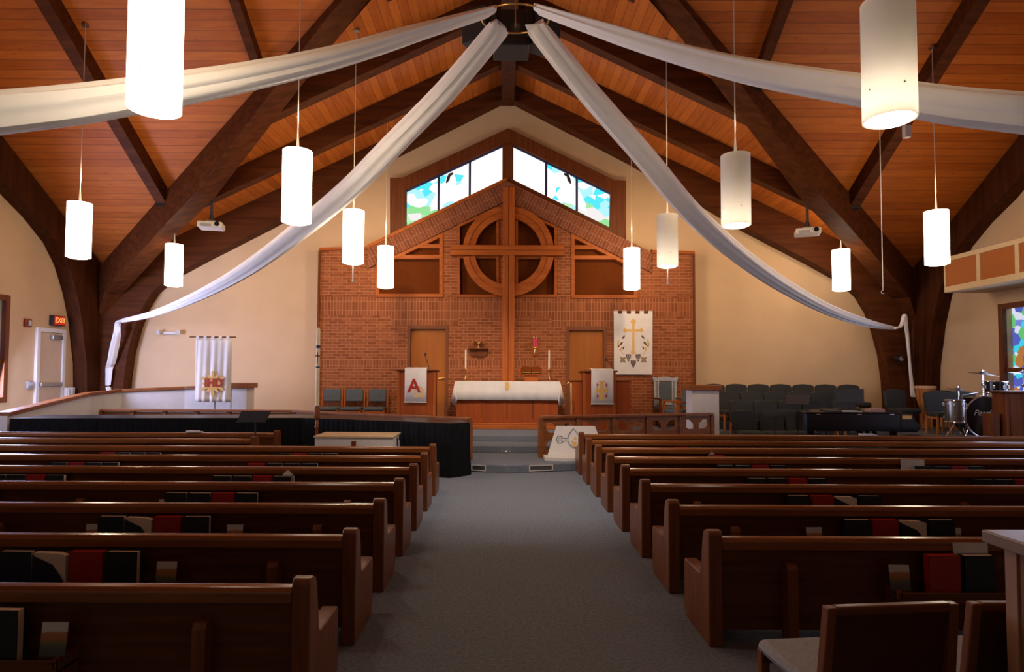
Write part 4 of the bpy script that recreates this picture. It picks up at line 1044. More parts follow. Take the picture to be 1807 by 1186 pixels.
def floor_banner():
    D = 14.0
    a, b = W(346, 597, D), W(407, 710, D); pl, pr = W(335, 594.5, D), W(416, 595, D)
    r = thing('floor_banner', 'white banner with red letters and gold rays on a stand at the left', 'banner', (W(378, 722, D).x, D, H3 - .12))
    zb_ = H1
    cx_ = W(377, 700, D).x
    MB().cyl(pl, pr, .014, n=8).build('cross_pole', TRIMW, r)
    MB().cyl((cx_, D + .06, zb_ + .02), (cx_, D + .06, pl.z), .02, n=10).build('stand_pole', GREYP, r)
    MB().cyl((cx_, D + .06, zb_), (cx_, D + .06, zb_ + .04), .2, .17, 20).build('stand_base', GREYP, r)
    vs = []; fs = []; nx, nz = 40, 14
    for j in range(nz + 1):
        for i in range(nx + 1):
            u, v = i / nx, j / nz
            vs.append((a.x + (b.x - a.x) * u, D + (.012 * math.sin(u * 19 + v) + .012 * math.sin(u * 33 + 1.5 * v)) * (.3 + .9 * v), a.z + .0 + (b.z - a.z) * v))
    for j in range(nz):
        for i in range(nx): fs.append((j * (nx + 1) + i, j * (nx + 1) + i + 1, (j + 1) * (nx + 1) + i + 1, (j + 1) * (nx + 1) + i))
    o = MB().add(vs, fs).build('banner_cloth', CLOTH, r, smooth=True); k = o.modifiers.new('thick', 'SOLIDIFY'); k.thickness = .006
    for i in range(5):
        x = a.x + (b.x - a.x) * (i * 2 + .5) / 9.5
        MB().box(x - .035, x + .035, D - .022, D + .022, a.z - .02, pl.z + .022).build('cloth_tab', CLOTH, r)
    Y = D - .04
    g = MB(); c = W(375, 677, Y)
    for i in range(12):
        t = i * PI / 6; R = .27 if i % 2 else .21
        dx, dz = math.cos(t), math.sin(t)
        p = lambda r_, o_: (c.x + dx * r_ - dz * o_, c.z + dz * r_ + dx * o_)
        g.ypl([p(.13, .035), p(R, .03), p(R + .02, 0), p(R, -.03), p(.13, -.035)], Y, Y + .004)
    g.ypl([(c.x + .15 * math.cos(i * PI / 12), c.z + .15 * math.sin(i * PI / 12)) for i in range(24)], Y + .001, Y + .005)
    g.build('gold_rays', GOLD, r)
    text('IHD', .25, RED, r, Matrix.Translation(W(376.5, 676, Y - .006)) @ FRONT @ Matrix.Scale(.95, 4, (1, 0, 0)), 'red_letters', .004, 0, .009)
floor_banner()

# ------------------------------------------------------------------ chairs
def bent(pts, r, mat, name, root): return MB().tube(pts, r, 8).build(name, mat, root, smooth=True)
def cushion(m, x0, x1, y0, y1, z0, z1): return m.box(x0, x1, y0, y1, z0, z1)
def chancel_chair(label):
    r = thing('chancel_chair', label, 'chair', (0, 0, 0), 'grey chancel chairs')      # faces -y
    MB().box(-.25, .25, -.27, .2, .4, .48).build('seat', GREY, r, .035, True, 3)
    MB().obox((0, .24, .76), .44, .06, .32, 0, -.12).build('backrest', GREY, r, .025, True, 3)
    for s in (-1, 1):
        MB().box(s * .25 - .02, s * .25 + .02, -.24, -.2, 0, .43).build('leg', OAK, r, .006)
        MB().add([(s * .25 - .02, .2, 0), (s * .25 + .02, .2, 0), (s * .25 + .02, .24, 0), (s * .25 - .02, .24, 0), (s * .25 - .02, .24, .93), (s * .25 + .02, .24, .93), (s * .25 + .02, .28, .93), (s * .25 - .02, .28, .93)],
                 [(0, 3, 2, 1), (4, 5, 6, 7), (0, 1, 5, 4), (2, 3, 7, 6), (1, 2, 6, 5), (3, 0, 4, 7)]).build('leg', OAK, r)
    for q_ in ((-.235, -.205, .34, .39), (.2, .23, .34, .39), (.235, .26, .62, .66)): MB().box(-.23, .23, *q_).build('seat_rail', OAK, r)
    return r
cc = chancel_chair('grey cushioned chair against the brick wall, partly behind the tall candle')
p = W(582, 700, 15.7); cc.location = (p.x, 15.7, H3)
for px, lab in ((622, 'grey cushioned chair against the brick wall, middle of the three left of the pulpit'), (663, 'grey cushioned chair against the brick wall, nearest the left pulpit')):
    dup(cc, (W(px, 700, 15.7).x, 15.7, H3), 0, lab)
# ornate high-backed chair
oc = thing('throne_chair', 'high backed silver grey framed chair by the brick wall at the right', 'chair', (0, 0, 0))
MB().box(-.29, .29, -.3, .26, .42, .52).build('seat', GREY, oc, .03, True, 3)
MB().box(-.3, .3, -.31, .27, .34, .42).build('seat_frame', TRIMW, oc, .01)
MB().box(-.15, .15, .24, .29, .62, 1.14).build('backrest', GREY, oc, .02, True, 3)
for s in (-1, 1):
    MB().box(s * .26 - .035, s * .26 + .035, .25, .31, .5, 1.2).box(s * .185 - .025, s * .185 + .025, .25, .29, .56, 1.16).build('back_post', SILV, oc, .01)
    MB().box(s * .27 - .03, s * .27 + .03, -.3, -.24, 0, .72).build('leg', TRIMW, oc, .008)
    MB().box(s * .27 - .03, s * .27 + .03, .22, .28, 0, .5).build('leg', TRIMW, oc, .008)
    MB().box(s * .29 - .035, s * .29 + .035, -.32, .26, .7, .74).build('arm_rest', TRIMW, oc, .01)
MB().ypl([(-.31, 1.16), (.31, 1.16), (.33, 1.27), (.2, 1.235), (.08, 1.27), (-.08, 1.27), (-.2, 1.235), (-.33, 1.27)], .24, .31).box(-.2, .2, .25, .29, .54, .61).build('back_crest', SILV, oc, .008)
p = W(1179, 700, 15.8); oc.location = (p.x, 15.8, H3)
ac = thing('arm_chair', 'wooden arm chair seen from the side beside the white pier', 'chair', (0, 0, 0))
MB().box(-.25, .25, -.26, .22, .42, .5).build('seat', GREY, ac, .03, True, 3)
MB().obox((0, .26, .78), .46, .07, .42, 0, -.15).build('backrest', GREY, ac, .025, True, 3)
for s in (-1, 1):
    MB().box(s * .27 - .025, s * .27 + .025, -.26, -.2, 0, .68).build('leg', OAK, ac, .008)
    MB().add([(s * .27 - .025, .2, 0), (s * .27 + .025, .2, 0), (s * .27 + .025, .26, 0), (s * .27 - .025, .26, 0), (s * .27 - .025, .3, 1.0), (s * .27 + .025, .3, 1.0), (s * .27 + .025, .35, 1.0), (s * .27 - .025, .35, 1.0)],
             [(0, 3, 2, 1), (4, 5, 6, 7), (0, 1, 5, 4), (2, 3, 7, 6), (1, 2, 6, 5), (3, 0, 4, 7)]).build('leg', OAK, ac)
    MB().box(s * .27 - .035, s * .27 + .035, -.28, .26, .66, .7).build('arm_rest', OAK, ac, .012)
for q_ in ((-.25, -.22), (.2, .24)): MB().box(-.27, .27, *q_, .36, .42).build('seat_rail', OAK, ac)
p = W(1198, 710, 14.75); ac.location = (p.x, 14.75, H3); ac.rotation_euler = (0, 0, -1.25)

# choir chairs: dark padded
def choir_chair():
    r = thing('choir_chair', 'x', 'chair', (0, 0, 0), 'dark choir chairs')
    m = MB(); vs = []
    prof = [(-.265, .5), (-.27, .84), (-.25, .9), (-.15, .93), (0, .942), (.15, .93), (.25, .9), (.27, .84), (.265, .5)]
    m.plate(prof, -.045, .045, lambda u, v, w: (u, .25 + w + (v - .5) * .14, v))
    m.build('backrest', CHOIR, r, .03, True, 3)
    MB().box(-.27, .27, -.27, .23, .39, .5).build('seat', CHOIR, r, .04, True, 3)
    for s in (-1, 1):
        MB().box(s * .255 - .022, s * .255 + .022, -.25, -.205, 0, .42).build('leg', DJW, r, .008)
        MB().box(s * .255 - .022, s * .255 + .022, .2, .245, 0, .42).build('leg', DJW, r, .008)
    for q_ in (-.255, .24): MB().box(q_, q_ + .015, -.2, .2, .34, .39).build('side_rail', DJW, r)
    return r
CH = choir_chair(); used = [False]
def choir(px, D, floor, rz, label):
    loc = (W(px, 700, D).x, D, floor)
    if not used[0]:
        used[0] = True; CH.location = loc; CH.rotation_euler = (0, 0, rz); CH['label'] = label
    else: dup(CH, loc, rz, label)
for k, px in enumerate((1267, 1307, 1347, 1387, 1427.5, 1468, 1509)): choir(px, 15.85, .55, 0, 'dark padded choir chair in the back row, %s from the left' % ORD[k])
for k, px in enumerate((1291, 1334, 1376, 1418, 1460)): choir(px, 15.1, .38, 0, 'dark padded choir chair in the second row from the wall, %s from the left' % ORD[k])
for k, px in enumerate((1315, 1359, 1403, 1447, 1500)): choir(px, 14.42, .2, 0, 'dark padded choir chair in the third row from the wall, %s from the left' % ORD[k])
for k, px in enumerate((1322, 1370, 1417)): choir(px, 13.76, 0, 0, 'dark padded choir chair in the front row left of the piano, %s from the left' % ORD[k])
choir(1594, 14.98, .45, .1, 'dark padded chair standing alone in front of the right column')
choir(1674, 14.4, .45, -.12, 'dark padded chair in the right corner just right of the carved drum')
for k, px in enumerate((1666, 1711)): choir(px, 13.65, .45, -.15, 'dark padded chair in front of the carved drum, %s one beside the floor tom' % ('left' if k == 0 else 'right'))
# carved drum
p = W(1633, 681, 15.1)
rt = thing('djembe', 'carved orange wooden hand drum behind the dark chairs at the right', 'drum', (p.x, 15.1, .45))
MB().lathe([(.13, .45), (.15, .47), (.11, .7), (.1, .85), (.15, 1.0), (.2, 1.18), (.21, p.z - .06), (.001, p.z - .06)], (p.x, 15.1, 0), 24).build('drum_body', DJW, rt, smooth=True)
MB().lathe([(.2, p.z - .08), (.222, p.z - .06), (.222, p.z - .01), (.2, p.z), (.001, p.z)], (p.x, 15.1, 0), 24).build('drum_head', simple('drum_skin', (.6, .36, .2), .7), rt, smooth=True)
# ------------------------------------------------------------------ music stands
def music_stand(x0p, x1p, ytop, ybot, D, label, floor=0, skew=0.0, col=None):
    a, b = W(x0p, ytop, D), W(x1p, ybot, D)
    r = thing('music_stand', label, 'stand', ((a.x + b.x) / 2, D + .1, floor), 'black music stands')
    q = xz([(x0p, ytop), (x1p, ytop - skew), (x1p - 4, ybot - skew), (x0p + 4, ybot)] if skew >= 0 else [(x0p + 5, ytop), (x1p, ytop), (x1p - 7, ybot), (x0p, ybot)], D)
    tilt = .35
    zb_ = min(p[1] for p in q)
    MB().plate(q, 0, .012, lambda u, v, w: (u, D + (v - zb_) * tilt + w, v)).build('desk', col or BLACKM, r)
    MB().box(q[3][0], q[2][0], D - .05, D, zb_ - .012, zb_).build('lip', BLACKM, r)
    xm_ = (a.x + b.x) / 2
    MB().cyl((xm_, D + .1, floor + .06), (xm_, D + .1, (a.z + b.z) / 2), .012, n=10).build('pole', BLACKM, r)
    for k in range(3):
        t = k * 2 * PI / 3 + .5
        MB().tube([(xm_, D + .1, floor + .22), (xm_ + .15 * math.cos(t), D + .1 + .15 * math.sin(t), floor + .1), (xm_ + .26 * math.cos(t), D + .1 + .26 * math.sin(t), floor + .012)], .011, 6).build('leg', BLACKM, r)
    return r
music_stand(1345, 1395, 722, 735, 12.9, 'low black music stand in front of the choir chairs, left of the piano')
music_stand(1401, 1420, 725, 740, 12.95, 'small black music stand close to the left end of the piano')
music_stand(1386, 1434, 697, 713, 13.28, 'tilted brown black music stand above the front choir chairs', 0, -1, simple('brown_desk', (.035, .016, .01), .5))
music_stand(1473, 1529, 687, 709, 13.75, 'biggest black music stand rising behind the piano', 0, 0)
music_stand(418, 476, 726, 744, 10.55, 'dark grey music stand in front of the black draped tables at the left', 0, -1)
# ------------------------------------------------------------------ grand piano
PY0 = 12.0
pa, pb = W(1421, 727, PY0), W(1612, 727, PY0); pzt = pa.z
gp = thing('grand_piano', 'black grand piano with its straight side to the pews', 'piano', ((pa.x + pb.x) / 2, PY0 + .6, 0))
x0_, x1_ = pa.x, pb.x
ol = [(x0_ + .04, PY0), (x1_ - .25, PY0), (x1_ - .25, PY0 + 1.42), (x1_ - .7, PY0 + 1.42), (x1_ - 1.05, PY0 + 1.3), (x1_ - 1.35, PY0 + 1.0), (x1_ - 1.7, PY0 + .8), (x0_ + .2, PY0 + .65), (x0_ + .05, PY0 + .5), (x0_, PY0 + .3), (x0_, PY0 + .06)]
MB().zpl(ol, .66, pzt - .035).build('case', BLACKP, gp, .01)
MB().zpl([(x - .01 if x < x1_ - .5 else x + .01, y) for x, y in ol], pzt - .03, pzt).build('lid', BLACKP, gp, .006)
# arms of the key bed, curved down
for yy in (PY0, PY0 + 1.36):
    MB().ypl([(x1_ - .25, .68), (x1_ + .12, .68), (x1_ + .14, .78), (x1_ + .04, .86), (x1_ - .02, pzt - .03), (x1_ - .25, pzt - .03)], yy, yy + .06).build('cheek', BLACKP, gp, .01)
kb = MB().box(x1_ - .25, x1_ + .12, PY0 + .06, PY0 + 1.36, .64, .76).build('key_bed', BLACKP, gp, .01)
MB().box(x1_ - .06, x1_ + .1, PY0 + .09, PY0 + 1.33, .76, .785).build('white_keys', simple('ivory', (.7, .67, .6), .3), kb)
m = MB()
for i in range(52):
    if i % 7 in (0, 1, 3, 4, 5): m.box(x1_ - .06, x1_ + .04, PY0 + .1 + i * .0236 + .016, PY0 + .1 + i * .0236 + .028, .785, .797)
m.build('black_keys', BLACKP, kb)
MB().obox((x1_ - .05, PY0 + .7, .9), .02, 1.2, .2, 0, 0, -.3).build('fall_board', BLACKP, gp, .006)
MB().box(x1_ - .22, x1_ - .04, PY0 - .008, PY0 + .002, pzt - .13, pzt - .06).build('name_plate', GOLD, gp)
for lx, ly in ((x0_ + .25, PY0 + .32), (x1_ - .3, PY0 + .15), (x1_ - .3, PY0 + 1.28)):
    MB().lathe([(.07, .66), (.055, .5), (.04, .12), (.055, .08), (.03, .05), (.03, 0), (.001, 0)], (lx, ly, 0), 16).build('leg', BLACKP, gp, smooth=True)
MB().box(x1_ - .45, x1_ - .38, PY0 + .55, PY0 + .6, .12, .66).box(x1_ - .45, x1_ - .38, PY0 + .8, PY0 + .85, .12, .66).box(x1_ - .5, x1_ - .34, PY0 + .5, PY0 + .9, .08, .13).build('pedal_lyre', BLACKP, gp)
for fx in (.12, .5, .8):
    x = x0_ + (x1_ - x0_) * fx; MB().box(x - .04, x + .04, PY0 - .008, PY0, pzt - .05, pzt - .035).build('lid_hinge', CHROME, gp)
def flat_item(name, px, D, w_, d_, h_, mat, label, cat, rz=0, z=None):
    c = W(px, 700, D); z = pzt + .001 if z is None else z
    return tag(MB().obox((c.x, D, z + h_ / 2), w_, d_, h_, rz).build(name, mat, None), label, cat)
flat_item('sheet_music', 1500, PY0 + .16, .32, .24, .015, PAPER, 'white sheet music lying on the piano lid below the big stand', 'paper')
flat_item('song_book', 1543, PY0 + .18, .27, .22, .06, simple('pink_book', (.45, .25, .19), .6), 'pinkish brown song book on the piano lid', 'book')
flat_item('folder', 1466, PY0 + .25, .3, .25, .02, BLACKM, 'thin black folder on the piano lid, leftmost item', 'folder')
bn = thing('piano_bench', 'black piano bench at the keyboard end of the piano', 'bench', (x1_ + .62, PY0 + .7, 0))
MB().box(x1_ + .42, x1_ + .8, PY0 + .3, PY0 + 1.1, .42, .5).build('bench_seat', BLACKP, bn, .02)
for sx in (.45, .77):
    for sy in (.34, 1.06): MB().box(x1_ + sx - .025, x1_ + sx + .025, PY0 + sy - .025, PY0 + sy + .025, 0, .43).build('leg', BLACKP, bn)
# ------------------------------------------------------------------ drum kit
DD = 12.7
c = W(1684, 705, DD)
ft = thing('floor_tom', 'silver floor tom drum with chrome lugs, left drum of the kit', 'drum', (c.x, DD, .45))
zt_, zb_ = c.z, W(1684, 746, DD).z
MB().lathe([(.17, zb_), (.17, zt_), (.001, zt_)], (c.x, DD, 0), 32).build('shell', STEEL, ft, smooth=True)
for zz in (zb_ + .02, zt_ - .02): MB().torus((c.x, DD, zz), .176, .013, 32, 6).build('hoop', CHROME, ft, smooth=True)
for i in range(8):
    t = i * PI / 4 + .2
    for zz in (zb_ + .1, zt_ - .1): MB().obox((c.x + .18 * math.cos(t), DD + .18 * math.sin(t), zz), .03, .03, .07, t).build('lug', CHROME, ft, .005)
for t in (PI + .3, -PI / 2 + .4, .6):
    x, y = c.x + .2 * math.cos(t), DD + .2 * math.sin(t)
    MB().tube([(x, y, zt_ - .1), (x, y, .6), (x + .05 * math.cos(t), y + .05 * math.sin(t), .45)], .01, 6).build('leg', CHROME, ft)
c = W(1741, 746, DD + .1); R = .43
bd = thing('bass_drum', 'black bass drum with white script lettering on its head', 'drum', (c.x, DD + .3, .45))
cz2 = .45 + R + .01
MB().cyl((c.x, DD + .12, cz2), (c.x, DD + .5, cz2), R - .02, None, 48).build('shell', BLACKP, bd, smooth=True)
hd = MB().cyl((c.x, DD + .1, cz2), (c.x, DD + .12, cz2), R - .03, None, 48).build('drum_head', BLACKP, bd)
MB().cyl((c.x + .06, DD + .098, cz2 - .17), (c.x + .06, DD + .1, cz2 - .17), .12, None, 24).build('port_hole', DKGL, hd)
mt = MB().torus((0, 0, 0), R - .005, .02, 48, 8)
mt.v = [(c.x + x, DD + .12 + z, cz2 + y) for x, y, z in mt.v]; mt.build('hoop', CHROME, bd, smooth=True)
text('Pearl', .17, PAPER, bd, Matrix.Translation((W(1733, 730, DD + .09).x, DD + .095, W(1726, 729, DD + .09).z)) @ FRONT, 'script_lettering', .001, .35)
for s in (-1, 1): MB().tube([(c.x + s * R * .8, DD + .15, cz2 - R * .55), (c.x + s * (R + .12), DD - .02, .46)], .012, 6).build('spur', CHROME, bd)
c = W(1764, 683, DD + .1)
tm = thing('rack_tom', 'black rack tom drum mounted above the bass drum', 'drum', (c.x, DD + .2, c.z - .12))
MB().lathe([(.19, c.z - .14), (.19, c.z + .12), (.001, c.z + .12)], (c.x, DD + .2, 0), 32).build('shell', BLACKP, tm, smooth=True)
for zz in (c.z - .12, c.z + .11): MB().torus((c.x, DD + .2, zz), .197, .014, 32, 6).build('hoop', CHROME, tm, smooth=True)
for i in range(8): MB().obox((c.x + .2 * math.cos(i * PI / 4), DD + .2 + .2 * math.sin(i * PI / 4), c.z), .03, .03, .07, i * PI / 4).build('lug', CHROME, tm, .005)
MB().tube([(c.x - .1, DD + .25, c.z - .1), (c.x - .12, DD + .35, cz2 + R - .03)], .018, 8).build('mount_post', CHROME, tm)
def cymbal(px, py, wpx, D, label, mat, px_base, zb_):
    c = W(px, py, D); R_ = wpx / 2 * D / 1100
    r = thing('cymbal', label, 'cymbal', (c.x, D, zb_), 'cymbals on stands')
    rm = Matrix.Rotation(.12, 3, 'Y') @ Matrix.Rotation(.1, 3, 'X')
    mm = MB().lathe([(R_, 0), (R_, .004), (R_ * .3, .03), (R_ * .2, .06), (.001, .07), (.001, .065), (R_ * .2, .055), (R_ * .3, .026)], (0, 0, 0), 40)
    mm.v = [tuple(c + rm @ Vector(v)) for v in mm.v]; mm.build('cymbal_plate', mat, r, smooth=True)
    x = W(px_base, py, D).x
    MB().cyl((x, D, zb_ + .3), (c.x, D, c.z + .1), .013, n=10).build('stand_pole', CHROME, r)
    MB().cyl((c.x - .03, D, c.z - .22), (c.x + .05, D, c.z - .2), .025, n=10).build('wing_clamp', CHROME, r)
    MB().cyl((c.x, D, c.z + .07), (c.x, D, c.z + .1), .02, n=10).build('wing_nut', CHROME, r)
    for k in range(3):
        t = k * 2 * PI / 3 + .4; MB().tube([(x, D, zb_ + .45), (x + .22 * math.cos(t), D + .22 * math.sin(t), zb_ + .01)], .011, 6).build('leg', CHROME, r)
    return r
cymbal(1735, 661, 46, DD + .68, 'dark cymbal on a chrome stand above the floor tom', CYMB, 1734, .45)
cymbal(1806, 661, 44, DD - .45, 'bluish cymbal cut by the right edge of the photo', simple('blue_steel', (.3, .32, .6), .3, .9), 1806, .45)
cymbal(1692, 690, 40, DD + .45, 'grey cymbal behind the silver floor tom', simple('grey_cymbal', (.13, .13, .135), .35, .7), 1692, .45)
# chrome boom arm from the floor tom to the cymbal stand
pts = [W(x, y, DD + .2) for x, y in [(1698, 712), (1698, 698), (1733, 692), (1744, 694)]]
tag(MB().tube(pts, .012, 8).build('boom_arm', CHROME, None, smooth=True), 'thin chrome boom arm bridging the floor tom and the cymbal stand', 'arm')
# organ console
a = W(1754, 690, 11.5); a.x = 9.25
og = thing('organ_console', 'brown wooden organ console at the right edge in front of the drums', 'organ', (a.x + .8, 11.85, 0))
MB().box(a.x + .04, XR - .35, 11.5, 11.85, 0, a.z - .04).build('cabinet', PEWZ, og, .01)
MB().box(a.x, XR - .3, 11.46, 11.88, a.z - .04, a.z).build('top_board', PEW, og, .008)
for i in range(2):
    x = a.x + .1 + i * .55; MB().box(x, x + .5, 11.485, 11.5, .15, a.z - .15).build('recessed_panel', PEWZ, og, .004)
a2 = W(1733, 728, 11.85)
tag(MB().box(a2.x, a.x - .01, 11.6, 11.85, 0, a2.z).build('wooden_cabinet', PEWZ, None, .008), 'low dark wooden cabinet beside the organ console hiding the bass drum', 'cabinet')
# ------------------------------------------------------------------ black draped tables at the left
TB = thing('draped_table', 'long bent row of tables under floor length black pleated cloth at the left', 'table', (-4.4, 11.4, 0))
fr = [(-8.72, 11.1), (-3.7, 11.55), (-2.95, 11.3), (-1.75, 10.85), (-.86, 10.45), (-.56, 10.72)]
bk = [(-.72, 11.2), (-1.95, 11.85), (-3.2, 12.45), (-3.7, 12.5), (-8.72, 12.0)]
ring_ = fr + bk; ZT = .9
# sample the outline densely and pleat the skirt
dense = []
for i in range(len(ring_)):
    p, q = Vector(ring_[i]), Vector(ring_[(i + 1) % len(ring_)]); L = (q - p).length; k = max(2, int(L / .03))
    nrm = Vector(((q - p).y, -(q - p).x)).normalized()
    for j in range(k): dense.append((p.lerp(q, j / k), nrm))
nD = len(dense); vs = []; fs = []; arc_ = 0
for j, (z, amp) in enumerate(((ZT, 0), (ZT - .03, .35), (.45, .8), (.015, 1.15))):
    for i, (p, nrm) in enumerate(dense):
        s = i * .03; o = amp * .6 * (.022 * math.sin(s * 62) + .012 * math.sin(s * 23 + 1)) + (.012 if j else 0) + (.02 if j == 3 else 0)
        vs.append((p.x + nrm.x * o, p.y + nrm.y * o, z))
for j in range(3):
    for i in range(nD): fs.append((j * nD + i, j * nD + (i + 1) % nD, (j + 1) * nD + (i + 1) % nD, (j + 1) * nD + i))
MB().add(vs, fs).build('skirt', BLACKC, TB, smooth=True)
MB().zpl(ring_, ZT - .02, ZT + .004).build('table_top_cloth', simple('black_satin', (.008, .008, .01), .35, var=.2), TB)
# ------------------------------------------------------------------ paschal candle
D = 11.05
t = W(562, 578, D - .0); sb = W(562, 716, D).z
D = 10.2 + .75
t = W(562, 578, D); sb = W(562, 716, D).z; x = t.x
pc = thing('paschal_candle', 'tall white candle with navy bands on a turned wooden floor stand', 'candle', (x, D, 0))
MB().lathe([(.034, sb), (.034, t.z - .05), (.02, t.z - .01), (.001, t.z)], (x, D, 0), 20).build('candle_stick', WAX, pc, smooth=True)
for yy, h in ((612, .05), (648, .022)):
    z = W(562, yy, D).z; MB().cyl((x, D, z - h / 2), (x, D, z + h / 2), .036, n=20).build('navy_band', NAVY, pc, smooth=True)
z = W(562, 630, D).z
MB().box(x - .008, x + .008, D - .043, D - .03, z - .11, z + .08).box(x - .045, x + .045, D - .043, D - .034, z + .01, z + .026).build('red_cross', simple('dark_red_wax', (.2, .02, .02), .5), pc)
MB().lathe([(.05, sb + .0), (.055, sb - .04), (.05, sb - .1), (.056, sb - .18), (.045, sb - .22), (.022, sb - .25), (.034, sb - .29), (.028, sb - .34), (.04, sb - .37), (.025, sb - .4), (.03, sb - .6), (.02, sb - .85), (.03, .14), (.05, .1), (.001, .1)], (x, D, 0), 20).build('turned_post', RAILW, pc, smooth=True)
MB().lathe([(.2, 0), (.2, .03), (.15, .06), (.05, .1), (.001, .1)], (x, D, 0), 24).build('stand_base', RAILW, pc, smooth=True)
# ------------------------------------------------------------------ white chest
zc = W(620, 769.5, 9.95).z
c0, c1 = W(553.5, 769, 9.95), W(695, 769, 9.95)
k0, k1 = W(585, 759.5, 10.72), W(716, 759.5, 10.72)
ch = thing('storage_chest', 'low white chest with a tan top behind the front left pews', 'chest', ((c0.x + c1.x) / 2, 10.3, 0))
ca, cb_ = (c0.x + .012, c1.x - .012)
MB().box(ca, cb_, 9.97, 10.62, .0, zc - .03).build('chest_body', simple('speckled_white', (.62, .56, .5), .7, var=.12, scale=60), ch, .008)
MB().box(ca - .015, cb_ + .015, 9.95, 10.64, zc - .03, zc).build('chest_top', simple('tan_laminate', (.62, .44, .24), .3, var=.06), ch, .006)
xh = W(624, 780, 9.95).x
MB().box(xh - .035, xh + .035, 9.945, 9.97, zc - .22, zc - .08).build('wood_latch', TRIMW, ch, .006)
for q_ in ((10.3, 10.36, zc - .3, zc - .07), (10.5, 10.58, zc - .12, zc - .04)): MB().box(cb_ - .002, cb_ + .01, *q_).build('side_slot', BLACKM, ch)
# ------------------------------------------------------------------ white emblem board on the step
D0, D1 = 11.62, 11.85
bl_, tl_, tr_ = W(966, 798, D0), W(982, 752, D1), W(1050, 752, D1)
eb = thing('emblem_board', 'white tapered board with a clover shaped emblem leaning before the right communion rail', 'board', ((tl_.x + tr_.x) / 2, D0, H1))
zl = H1 + .07; zt_ = tl_.z
cxm = (tl_.x + tr_.x) / 2; wt_ = (tr_.x - tl_.x) / 2; wb_ = cxm - bl_.x
ff = lambda u, v, w: (u, D0 + (D1 - D0) * (v - zl) / (zt_ - zl) + w, v)
MB().plate([(cxm - wb_, zl), (cxm + wb_, zl), (cxm + wt_, zt_), (cxm - wt_, zt_)], 0, .05, ff).build('board', WHITE, eb, .008)
MB().zpl([(cxm - wb_ - .06, D0 - .14), (cxm - .2, D0 - .22), (cxm + wb_ + .06, D0 - .14), (cxm + wb_ + .06, D0 + .2), (cxm - wb_ - .06, D0 + .2)], H1, zl).build('base_slab', WHITE, eb, .01)
m = MB()
ex = W(1014, 776, D0).x; ez = W(1014, 776, D0 + .1).z
def on(u, v): return Vector(ff(ex + u, ez + v, -.006))
def loop(pts, r=.007): m.tube([on(*p) for p in pts], r, 6)
loop([(-.2, -.025), (-.1, -.025), (-.1, -.06), (-.06, -.12), (0, -.15), (.06, -.12), (.1, -.06), (.1, -.025), (.2, -.025)])
loop([(-.2, .025), (-.1, .025), (-.1, .07), (-.06, .13), (0, .2), (.06, .13), (.1, .07), (.1, .025), (.2, .025)])
for s in (-1, 1):
    loop([(s * (.26 + .065 * math.cos(t)), .065 * math.sin(t)) for t in [PI + (0.4 - PI) * 0 + .4 + i * (2 * PI - .8) / 14 for i in range(15)]])
    loop([(s * .26 + .03 * math.cos(i * PI / 6), .03 * math.sin(i * PI / 6)) for i in range(13)], .004)
m.build('emblem_outline', simple('slate_line', (.12, .14, .18), .6), eb)
g = MB()
for u0, u1, v0, v1 in ((-.05, .0, -.06, -.02), (.0, .05, -.09, -.04), (-.04, .03, -.12, -.08), (.0, .05, .0, .04)):
    q = [on(u0, v0), on(u1, v0), on(u1, v1), on(u0, v1)]; g.add([p + Vector((0, k, 0)) for k in (0, .004) for p in q], [(0, 1, 2, 3), (4, 5, 6, 7), (0, 1, 5, 4), (1, 2, 6, 5), (2, 3, 7, 6), (3, 0, 4, 7)])
g.build('gold_patch', GOLD, eb)
# vents in the lowest step and the little step light
def vent(p0, p1, label):
    d = Vector((p1[0] - p0[0], p1[1] - p0[1])); L = d.length; d.normalize(); nn_ = Vector((d.y, -d.x))
    r = thing('floor_vent', label, 'vent', ((p0[0] + p1[0]) / 2, (p0[1] + p1[1]) / 2, .02), 'step riser vents')
    fn = lambda u, v, w: (p0[0] + d.x * u + nn_.x * w, p0[1] + d.y * u + nn_.y * w, v)
    MB().plate([(0, .02), (L, .02), (L, .125), (0, .125)], -.002, .012, fn, [[(.02, .035), (L - .02, .035), (L - .02, .11), (.02, .11)]]).build('vent_frame', PLAST, r)
    mm = MB()
    for i in range(4): mm.plate([(.02, .042 + i * .018), (L - .02, .042 + i * .018), (L - .02, .052 + i * .018), (.02, .052 + i * .018)], -.002, .008, fn)
    mm.build('vent_slats', STEEL, r)
e0, e1 = Vector((.05, 10.94)), Vector((1.25, 11.25))
vent(tuple(e0.lerp(e1, .36)), tuple(e0.lerp(e1, .72)), 'pale framed floor vent in the right face of the lowest step')
e0, e1 = Vector((-.6, 11.15)), Vector((.05, 10.94))
vent(tuple(e0.lerp(e1, .1)), tuple(e0.lerp(e1, .5)), 'pale framed floor vent in the left face of the lowest step')
w = W(893, 793, 12.6)
rt = thing('step_light', 'tiny silver fixture at the middle of the chancel step', 'light', (w.x, 12.62, H1))
MB().box(w.x - .1, w.x + .1, 12.58, 12.645, H1, H1 + .05).build('light_body', CHROME, rt, .015)
for s in (-1, 1): MB().cyl((w.x + s * .05, 12.575, H1 + .035), (w.x + s * .05, 12.56, H1 + .035), .028).build('light_lens', STEEL, rt)
